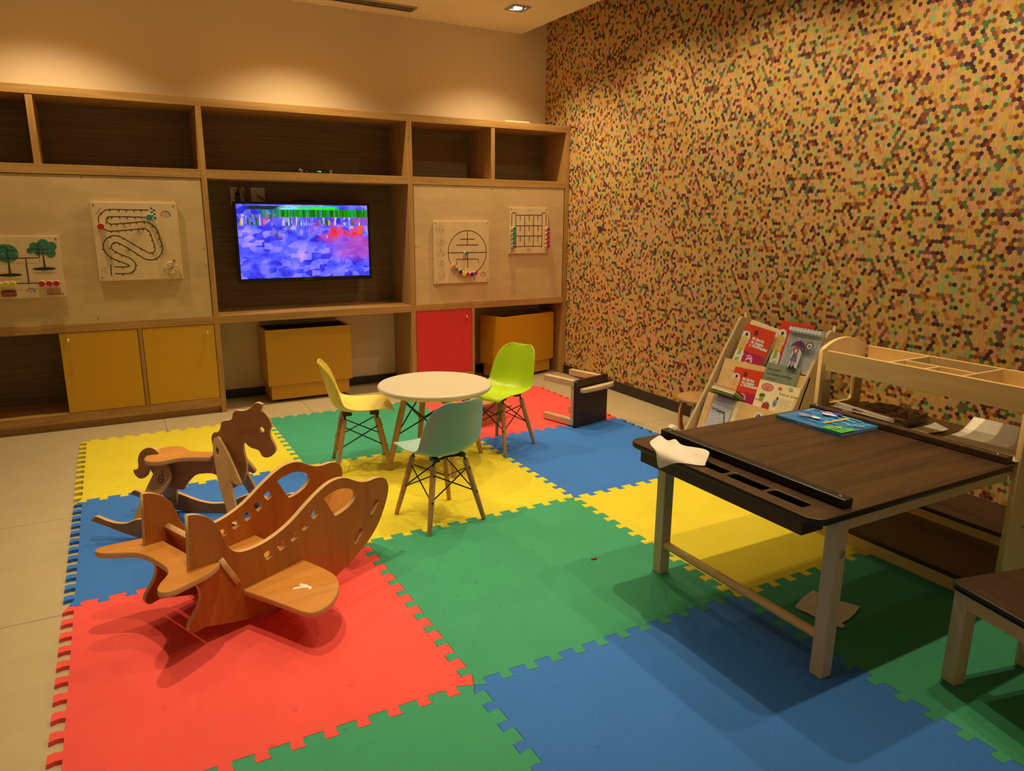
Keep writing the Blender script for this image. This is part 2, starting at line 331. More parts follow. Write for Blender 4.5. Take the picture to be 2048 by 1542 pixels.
def smooth_loop(p, it=3, corner=55):
    """Catmull-Rom through a closed outline; sharp corners stay sharp"""
    n = len(p); P_ = [Vector((a[0], a[1])) for a in p]; out = []
    cs = []
    for i in range(n):
        a = P_[i] - P_[i - 1]; b = P_[(i + 1) % n] - P_[i]
        cs.append(a.length > 1e-6 and b.length > 1e-6 and math.degrees(a.angle(b)) > corner)
    for i in range(n):
        p0, p1, p2, p3 = P_[i - 1], P_[i], P_[(i + 1) % n], P_[(i + 2) % n]
        m1 = Vector((0, 0)) if cs[i] else (p2 - p0) * 0.5; m2 = Vector((0, 0)) if cs[(i + 1) % n] else (p3 - p1) * 0.5
        if cs[i] : m1 = (p2 - p1) * 1.0
        if cs[(i + 1) % n]: m2 = (p2 - p1) * 1.0
        for k in range(it):
            t = k / it; t2 = t * t; t3 = t2 * t
            q = p1 * (2 * t3 - 3 * t2 + 1) + m1 * (t3 - 2 * t2 + t) + p2 * (-2 * t3 + 3 * t2) + m2 * (t3 - t2); out.append((q.x, q.y))
    return out
def plate(name, outer, M, t, mats, parent=None, holes=(), it=3, bevel=0.0012, corner=55):
    """flat board of thickness t below M's local z=0, with holes; mats = (faces, edges)"""
    cu = bpy.data.curves.new(name, 'CURVE'); cu.dimensions = '2D'; cu.fill_mode = 'BOTH'
    for lp in [outer] + list(holes):
        q = smooth_loop(lp, it, corner) if it > 1 else lp
        sp = cu.splines.new('POLY'); sp.points.add(len(q) - 1); sp.use_cyclic_u = True
        for pt, a in zip(sp.points, q): pt.co = (a[0], a[1], 0, 1)
    cu.extrude = t / 2 - bevel; cu.bevel_depth = bevel; cu.bevel_resolution = 1; cu.offset = -bevel
    ob = bpy.data.objects.new(name, cu); me = bpy.data.meshes.new_from_object(ob)
    bpy.data.objects.remove(ob); bpy.data.curves.remove(cu)
    me.transform(Matrix.Translation((0, 0, -t / 2)))
    mi = [0 if abs(p.normal.z) > 0.9 else 1 for p in me.polygons]
    me.materials.clear()
    me.transform(M)
    o = link_mesh(name, me, mats, parent)
    for p, i in zip(me.polygons, mi): p.material_index = min(i, len(mats) - 1) if isinstance(mats, (list, tuple)) else 0
    return o
def rrect(x0, y0, x1, y1, r, n=5):
    out = []
    for cx, cy, a in ((x1 - r, y1 - r, 0), (x0 + r, y1 - r, 90), (x0 + r, y0 + r, 180), (x1 - r, y0 + r, 270)):
        for k in range(n + 1):
            t = math.radians(a + 90 * k / n); out.append((cx + r * math.cos(t), cy + r * math.sin(t)))
    return out
def ell(cx, cy, rx, ry=None, n=24, a0=0, a1=360):
    ry = rx if ry is None else ry; full = abs(a1 - a0) >= 360
    return [(cx + rx * math.cos(math.radians(a0 + (a1 - a0) * k / (n if full else n - 1))), cy + ry * math.sin(math.radians(a0 + (a1 - a0) * k / (n if full else n - 1)))) for k in range(n)]
def rect(x0, y0, x1, y1): return [(x0, y0), (x1, y0), (x1, y1), (x0, y1)]
def ribbon(pts, w, closed=False):
    """quads along a line"""
    p = [Vector((a[0], a[1])) for a in pts]; n = len(p); L = []; R = []
    for i in range(n):
        if closed: d = p[(i + 1) % n] - p[i - 1]
        else: d = p[min(i + 1, n - 1)] - p[max(i - 1, 0)]
        d.normalize(); q = Vector((-d.y, d.x)) * w / 2; L.append(p[i] + q); R.append(p[i] - q)
    return [[tuple(R[i]), tuple(R[(i + 1) % n]), tuple(L[(i + 1) % n]), tuple(L[i])] for i in range(n if closed else n - 1)]
def arc(cx, cy, r, w, a0=0, a1=180, n=14): return ribbon(ell(cx, cy, r, r, n, a0, a1), w)
def seg(p, w): return ribbon(p, w)
def curve_pts(p, it=4):
    P_ = [Vector((a[0], a[1])) for a in p]; n = len(P_); out = []
    for i in range(n - 1):
        p0, p1, p2, p3 = P_[max(i - 1, 0)], P_[i], P_[i + 1], P_[min(i + 2, n - 1)]
        for k in range(it):
            t = k / it; q = 0.5 * ((2 * p1) + (p2 - p0) * t + (2 * p0 - 5 * p1 + 4 * p2 - p3) * t * t + (3 * p1 - p0 - 3 * p2 + p3) * t ** 3); out.append((q.x, q.y))
    out.append(tuple(P_[-1])); return out
def prints(name, items, M, parent, lift=0.0004, stepz=0.00012):
    """ink on a surface: list of (polygon or list of polygons, material)"""
    mb = MB(); mats = []; z = lift
    for shp, m in items:
        if m not in mats: mats.append(m)
        if shp and isinstance(shp[0][0], (int, float)): shp = [shp]
        for s in shp: mb.poly([M @ Vector((a[0], a[1], z)) for a in s], mats.index(m))
        z += stepz
    return mb.build(name, mats, parent)
def text(name, body, size, M, m, parent, align='LEFT', bold=0.0):
    cu = bpy.data.curves.new(name, 'FONT'); cu.body = body; cu.size = size; cu.align_x = align; cu.offset = bold; cu.resolution_u = 3
    ob = bpy.data.objects.new(name, cu); me = bpy.data.meshes.new_from_object(ob); bpy.data.objects.remove(ob); bpy.data.curves.remove(cu)
    me.materials.clear(); me.transform(M)
    return link_mesh(name, me, m, parent)
def T(x, y, z=0.0, rot=0.0): return Matrix.Translation((x, y, z)) @ Matrix.Rotation(math.radians(rot), 4, 'Z')
def dup(root, label, loc, rz, group=None, swap=None):
    r = root.copy(); COL.objects.link(r); r.location = loc; r.rotation_euler = (0, 0, rz); r['label'] = label
    if group: r['group'] = group
    for ch in list(root.children):
        c = ch.copy(); COL.objects.link(c); c.parent = r
        if swap and c.name.startswith(swap[0]):
            c.data = c.data.copy(); c.data.materials.clear(); c.data.materials.append(swap[1])
        for g in list(ch.children):
            d = g.copy(); COL.objects.link(d); d.parent = c
    return r
# ------------------------------------------------------------------ room shell
floor = struct(bx('floor', -3.2, 3.6, -6.2, 0.9, -0.06, -0.004, grout))
tx = [0.4355 + 0.88 * k for k in range(-4, 4)]; ty = [-0.262 - 0.881 * k for k in range(-2, 7)]
tile_me = None
for x in tx:
    for y in ty:
        x1, y0 = min(x + 0.88, 3.474), max(y - 0.881, -6.1); y1 = min(y, 0.72)
        if x1 - x < 0.02 or y1 - y0 < 0.02: continue
        bx('tile', x + 0.0012, x1 - 0.0012, y0 + 0.0012, y1 - 0.0012, -0.02, 0.0, tile_m, floor, 0.0008)
struct(bx('wall_back', -3.2, 3.475, 0.72, 0.84, -0.06, 2.92, wall_paint))
struct(bx('wall_right', 3.475, 3.6, -6.2, 0.84, -0.06, 2.92, hexm))
struct(bx('baseboard_right', 3.459, 3.475, -6.2, 0.72, 0.0, 0.072, skirt, None, 0.002))
struct(bx('baseboard_back', -3.2, 3.459, 0.706, 0.72, 0.0, 0.062, skirt, None, 0.002))
cl = MB(); cl.box(-3.2, 3.245, -6.2, 0.72, 2.66, 2.85); cl.box(-3.2, 3.475, -6.2, 0.72, 2.85, 2.92)
ceiling = struct(cl.build('ceiling', ceil_paint))
# ------------------------------------------------------------------ ceiling fittings
dl = thing('recessed_downlight', 'lit square recessed downlight with grey trim in the ceiling', 'ceiling light', (2.857, 0.095, 2.66))
cx, cy, h = 2.857, 0.095, 0.068
ring = MB()
for a, b, c, d in ((-h, h, -h, -h + 0.022), (-h, h, h - 0.022, h), (-h, -h + 0.022, -h + 0.022, h - 0.022), (h - 0.022, h, -h + 0.022, h - 0.022)):
    ring.box(cx + a, cx + b, cy + c, cy + d, 2.652, 2.6595)
ring.build('trim', steel, dl)
bx('recess_plate', cx - h + 0.022, cx + h - 0.022, cy - h + 0.022, cy + h - 0.022, 2.6572, 2.6592, black, dl)
MB().lathe([(0.024, 0.0), (0.030, 0.002), (0.030, 0.005)], (cx, cy, 2.651), 24).build('lens', glow, dl)
vt = thing('slot_air_vent', 'long narrow grey slot air vent in the ceiling at the top edge', 'air vent', (1.75, 0.49, 2.66))
vx0, vx1, vy0, vy1 = 1.20, 2.262, 0.432, 0.548
fr = MB(); fr.box(vx0, vx1, vy0, vy0 + 0.016, 2.650, 2.6595); fr.box(vx0, vx1, vy1 - 0.016, vy1, 2.650, 2.6595); fr.box(vx1 - 0.016, vx1, vy0 + 0.016, vy1 - 0.016, 2.650, 2.6595); fr.box(vx0, vx0 + 0.016, vy0 + 0.016, vy1 - 0.016, 2.650, 2.6595)
fr.build('frame', steel, vt)
bx('backing', vx0 + 0.016, vx1 - 0.016, vy0 + 0.016, vy1 - 0.016, 2.657, 2.6592, black, vt)
for k in (0.33, 0.67): bx('slat', vx0 + 0.016, vx1 - 0.016, vy0 + 0.016 + 0.084 * k - 0.007, vy0 + 0.016 + 0.084 * k + 0.007, 2.651, 2.657, steel, vt)
# ------------------------------------------------------------------ foam puzzle mats
def tooth_line(k):
    """dovetailed joint, 12 teeth per metre: offsets (t, o) along one side"""
    a = 0.0165; out = []
    for i in range(12):
        t = i / 12.0; p = 1 / 12.0
        out += [(t + p * 0.04, -a), (t + p * 0.46, -a), (t + p * 0.50 - p * 0.10, 0), (t + p * 0.50 - p * 0.08, a * 0.75), (t + p * 0.50 - p * 0.06, a), (t + p * 0.94 + p * 0.10, a), (t + p * 0.96 + p * 0.10, a * 0.75), (t + p * 0.98 + p * 0.02, 0)]
    out2 = []
    for t, o in out:
        if 0.02 < t < 0.985: out2.append((t, o))
    return out2
TL = tooth_line(0)
def mat_outline(i, j):
    x0, y1 = float(i), float(-j); g = 0.0007; P_ = []
    c = lambda x, y: (x, y)
    P_.append(c(x0 + g, y1 - g))
    P_ += [(x0 + t, y1 - g + o) for t, o in TL]                                    # back side, left to right
    P_.append(c(x0 + 1 - g, y1 - g))
    P_ += [(x0 + 1 - g + o, y1 - t) for t, o in TL]                                # right side
    P_.append(c(x0 + 1 - g, y1 - 1 + g))
    P_ += [(x0 + t, y1 - 1 + g + o) for t, o in reversed(TL)]                      # front side
    P_.append(c(x0 + g, y1 - 1 + g))
    P_ += [(x0 + g + o, y1 - t) for t, o in reversed(TL)]
    return P_
GRID = ['YGR', 'BYB', 'RGY', 'GBG']
WHERE = {(0, 0): 'yellow foam puzzle mat in the far left corner behind the rocking horse', (1, 0): 'green foam puzzle mat at the back between the yellow and red mats', (2, 0): 'red foam puzzle mat at the back right under the toppled dark stool',
         (0, 1): 'blue foam puzzle mat on the left under the rocking horse', (1, 1): 'yellow foam puzzle mat under the round white table and blue chair', (2, 1): 'blue foam puzzle mat between the green chair and the dark table',
         (0, 2): 'red foam puzzle mat on the left under the wooden rocking plane', (1, 2): 'green foam puzzle mat in the middle with many small ring dents', (2, 2): 'yellow foam puzzle mat half shaded under the dark craft table',
         (0, 3): 'green foam puzzle mat at the bottom edge in front of the red mat', (1, 3): 'large blue foam puzzle mat at the bottom in front of the craft table', (2, 3): 'green foam puzzle mat at bottom right under the small dark stool'}
IDN = Matrix.Identity(4)
for (i, j), lb in WHERE.items():
    mb = MB(); mb.prism(mat_outline(i, j), IDN, 0.0005, 0.0125)
    o = mb.build('foam_mat', FOAM[GRID[j][i]]); tag(o, lb, 'play mat', 'interlocking foam mats on the floor')
# ------------------------------------------------------------------ built-in shelving unit
F, B, BP = 0.341, 0.718, 0.700
cab = thing('shelving_unit', 'long oak wall unit with cubbies, coloured doors and a television bay', 'shelving unit', (1.4, F, 0))
XL, XR = -0.634, 3.472
S4, S3, S2, T0 = (0.045, 0.101), (0.589, 0.638), (1.488, 1.540), (1.906, 1.954)
bv = 0.0012
bx('top_board', XL, XR, F, B, T0[0], T0[1], oak, cab, bv)
for a, b in ((-0.602, 0.783), (0.815, 2.125), (2.161, 3.437)): bx('shelf', a, b, F, B, S2[0], S2[1], oak, cab, bv); bx('shelf', a, b, F, B, S3[0], S3[1], oak, cab, bv)
for a, b in ((XL, -0.602), (0.783, 0.815), (2.125, 2.161), (3.437, XR)): bx('upright', a, b, F, B, 0, T0[0], oak_v, cab, bv)
for a, b in ((-0.071, -0.037), (2.780, 2.812)): bx('divider', a, b, F + 0.002, BP, S2[1], T0[0], oak_v, cab, bv)
bx('bottom_board', -0.602, 0.783, F, B, S4[0], S4[1], oak, cab, bv); bx('bottom_board', 2.161, 2.619, F, B, S4[0], S4[1], oak, cab, bv)
bx('plinth', -0.602, 0.783, F + 0.03, F + 0.045, 0, S4[0], oak, cab); bx('plinth', 2.161, 2.619, F + 0.03, F + 0.045, 0, S4[0], oak, cab)
bx('divider', 0.345, 0.366, F, BP, S4[1], S3[0], oak_v, cab, bv); bx('divider', 2.619, 2.640, F, B, 0, S3[0], oak_v, cab, bv); bx('divider', -0.066, -0.050, F + 0.02, BP, S4[1], S3[0], oak_v, cab)
bx('back_panel', -0.602, 0.783, BP, B, S2[1], T0[0], backwood, cab); bx('back_panel', 0.815, 2.125, BP, B, S2[1], T0[0], backwood, cab); bx('back_panel', 2.161, 3.437, BP, B, S2[1], T0[0], backwood, cab)
bx('back_panel', 0.815, 2.125, BP, B, S3[1], S2[0], backwood, cab); bx('back_panel', -0.602, 0.783, BP, B, S4[1], S3[0], backwood, cab)
def play_panel(x0, x1, screws):
    p = bx('play_panel', x0, x1, F + 0.004, F + 0.016, S3[1], S2[0] - 0.003, birch, cab, 0.0008)
    for x, z in screws: MB().lathe([(0.0035, 0), (0.003, 0.0015)], (0, 0, 0), 10, 0, frame((x, F + 0.004, z), (1, 0, 0), (0, 0, 1), (0, -1, 0))).build('screw', groove, p)
play_panel(-0.602, 0.779, [(0.145, 1.474), (0.765, 1.064), (0.142, 0.664), (-0.55, 1.474)]); play_panel(2.165, 3.429, [(2.794, 1.470), (2.175, 1.058), (3.417, 1.064), (2.791, 0.655)])
bx('panel_backing', -0.602, 0.783, 0.38, 0.39, S3[1], S2[0], backwood, cab); bx('panel_backing', 2.161, 3.437, 0.38, 0.39, S3[1], S2[0], backwood, cab)
def door(x0, x1, m, kx, kz, lb):
    d = bx('door', x0 + 0.003, x1 - 0.003, F + 0.002, F + 0.020, S4[1] + 0.003, S3[0] - 0.003, m, cab, 0.0015); d['label'] = lb
    k = MB().lathe([(0.004, 0), (0.004, 0.012), (0.009, 0.015), (0.0105, 0.021), (0.008, 0.027), (0.003, 0.029)], (0, 0, 0), 16, 0, frame((kx, F + 0.002, kz), (1, 0, 0), (0, 0, 1), (0, -1, 0))).build('knob', chrome, d); k['label'] = 'small chrome knob'
door(-0.070, 0.345, yellow_door, -0.024, 0.545, 'yellow lacquered door'); door(0.366, 0.783, yellow_door, 0.737, 0.535, 'yellow lacquered door'); door(2.161, 2.619, red_door, 2.567, 0.531, 'red lacquered door')
o = bx('wooden_strip', 2.905, 3.115, 0.36, 0.50, 1.955, 1.966, board_w, None, 0.001); tag(o, 'thin pale board lying on top of the wall unit near the corner', 'board')
# ------------------------------------------------------------------ television bay
tv = thing('television', 'flat black television showing a glitching blue and purple picture', 'television', (1.45, 0.60, 1.09))
TX0, TX1, TZ0, TZ1, TY = 0.986, 1.911, 0.822, 1.357, 0.56
fm = MB(); w = 0.017
fm.box(TX0, TX1, TY, TY + 0.028, TZ1 - w, TZ1); fm.box(TX0, TX1, TY, TY + 0.028, TZ0, TZ0 + 0.026); fm.box(TX0, TX0 + w, TY, TY + 0.028, TZ0 + 0.026, TZ1 - w); fm.box(TX1 - w, TX1, TY, TY + 0.028, TZ0 + 0.026, TZ1 - w)
fm.build('bezel', black, tv, True, 0.002)
bk = MB(); bk.box(TX0 + 0.004, TX1 - 0.004, TY + 0.028, TY + 0.055, TZ0 + 0.004, TZ1 - 0.004); bk.box(TX0 + 0.2, TX1 - 0.2, TY + 0.055, TY + 0.085, TZ0 + 0.1, TZ1 - 0.12); bk.build('back_cover', black, tv, True, 0.006)
bx('wall_bracket', 1.3, 1.6, TY + 0.085, BP, 0.98, 1.2, black_metal, tv)
sw, sh = (TX1 - TX0 - 2 * w) / 2, (TZ1 - TZ0 - w - 0.026) / 2
scr = MB().box(-sw, sw, 0, 0.01, -sh, sh).build('screen', tvm, None); scr.location = ((TX0 + TX1) / 2, TY + 0.006, (TZ0 + 0.026 + TZ1 - w) / 2); attach(scr, tv)
text('maker_name', 'SAMSUNG', 0.013, frame((1.449, TY - 0.0006, TZ0 + 0.009), (1, 0, 0), (0, 0, 1), (0, -1, 0)), P(150, 150, 150), tv, 'CENTER')
MB().tube([(1.565, 0.585, 0.822), (1.566, 0.585, 0.79), (1.572, 0.585, 0.772)], 0.004, 8).build('sensor_lead', black, tv)
MB().tube([(1.37, 0.62, 1.350), (1.413, 0.62, 1.366), (1.475, 0.62, 1.372), (1.533, 0.62, 1.364), (1.56, 0.62, 1.350)], 0.005, 8).build('cable_loop', black, tv)
def wallplate(x0, x1, z0, z1, lb):
    t = thing('wall_plate', lb, 'wall socket', ((x0 + x1) / 2, BP, (z0 + z1) / 2))
    bx('plate', x0, x1, BP - 0.008, BP - 0.0003, z0, z1, cream_plate, t, 0.002)
    bx('insert', x0 + 0.026, x1 - 0.022, BP - 0.0105, BP - 0.0081, z0 + 0.012, z1 - 0.012, cream_plate, t, 0.0008)
    return t
s1 = wallplate(0.994, 1.083, 1.333, 1.452, 'cream power socket plate with the black plug, left above the television')
s2 = wallplate(1.127, 1.217, 1.333, 1.452, 'cream aerial socket plate, second from left above the television')
bx('switch', 1.170, 1.192, BP - 0.013, BP - 0.0106, 1.405, 1.425, cream_plate, s2, 0.001)
MB().tube([(1.170, BP - 0.012, 1.398), (1.172, BP - 0.03, 1.394), (1.192, BP - 0.03, 1.380), (1.222, BP - 0.03, 1.352), (1.235, BP - 0.03, 1.335)], 0.004, 8).build('aerial_lead', black, s2)
pl = thing('power_plug', 'black power plug and cord hanging from the left socket', 'plug', (1.038, BP - 0.02, 1.40))
MB().tube([(1.038, BP - 0.0125, 1.407), (1.038, BP - 0.03, 1.408), (1.040, BP - 0.036, 1.425), (1.042, BP - 0.036, 1.447)], [0.016, 0.016, 0.008, 0.004], 12).build('upper_plug', black, pl)
MB().tube([(1.037, BP - 0.0125, 1.377), (1.037, BP - 0.04, 1.377)], [0.019, 0.017], 14).build('lower_plug', black, pl)
MB().tube([(1.042, BP - 0.036, 1.447), (1.050, BP - 0.036, 1.450), (1.060, BP - 0.036, 1.440), (1.068, BP - 0.036, 1.418), (1.076, BP - 0.036, 1.385), (1.086, BP - 0.036, 1.366), (1.105, BP - 0.036, 1.350)], 0.003, 8).build('cord', black, pl)
sb_ = thing('set_top_box', 'small black set top box with green digits on the shelf above the television', 'set top box', (1.53, 0.45, 1.54))
bx('case', 1.462, 1.612, 0.44, 0.56, 1.5405, 1.573, black, sb_, 0.002)
bx('side_bracket', 1.603, 1.618, 0.436, 0.44, 1.5405, 1.571, steel, sb_)
text('clock_digits', '1 7:06', 0.011, frame((1.518, 0.4394, 1.553), (1, 0, 0), (0, 0, 1), (0, -1, 0)), digit_g, sb_)
ca = thing('web_camera', 'round black camera on the shelf left of the set top box', 'camera', (1.408, 0.45, 1.54))
MB().lathe([(0.030, 0.0), (0.032, 0.012), (0.027, 0.026), (0.014, 0.036), (0.004, 0.038)], (1.412, 0.46, 1.5405), 22).build('body', black, ca)
MB().tube([(1.412, 0.431, 1.557), (1.412, 0.424, 1.557)], [0.010, 0.009], 14).build('lens', steel, ca)
MB().tube([(1.44, 0.46, 1.5475), (1.452, 0.455, 1.56), (1.461, 0.452, 1.5475)], 0.006, 8).build('lead', black, ca)
# ------------------------------------------------------------------ toy bins
def bin_(name, lb, loc, rz, wd_, dp, zt, zb, lip, wheels):
    t = thing(name, lb, 'storage bin', loc, rz); h = 0.016
    m = MB()
    m.box(0, wd_, 0, h, zb, zt); m.box(0, wd_, dp - h, dp, zb, zt); m.box(0, h, h, dp - h, zb, zt); m.box(wd_ - h, wd_, h, dp - h, zb, zt)
    o = m.build('body', yellow_bin, t, False, 0.0015)
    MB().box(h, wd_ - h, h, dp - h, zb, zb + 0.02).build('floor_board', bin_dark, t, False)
    li = MB(); e = 0.0008; z1 = zt - lip
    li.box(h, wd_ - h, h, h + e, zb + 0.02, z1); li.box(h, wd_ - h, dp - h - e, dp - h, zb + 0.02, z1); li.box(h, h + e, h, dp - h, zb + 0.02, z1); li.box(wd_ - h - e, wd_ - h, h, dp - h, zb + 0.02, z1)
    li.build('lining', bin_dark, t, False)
    s = 0.02; MB().box(s, wd_ - s, s, dp - s, 0.022, zb).build('base', yellow_bin, t, False, 0.0015)
    for a in (0.07, wd_ - 0.07):
        for b in (0.07, dp - 0.07): MB().tube([(a - 0.008, b, 0.0105), (a + 0.008, b, 0.0105)], 0.0105, 14).build('caster', black, t, False)
    return t
bin_('toy_bin', 'amber yellow toy bin under the television shelf', (1.103, 0.408, 0), math.radians(0.5), 0.587, 0.285, 0.513, 0.125, 0.006, True)
bin_('toy_bin', 'amber toy bin turned askew in the cubby beside the red door', (2.845, 0.268, 0), math.radians(15.5), 0.585, 0.262, 0.510, 0.120, 0.10, True)
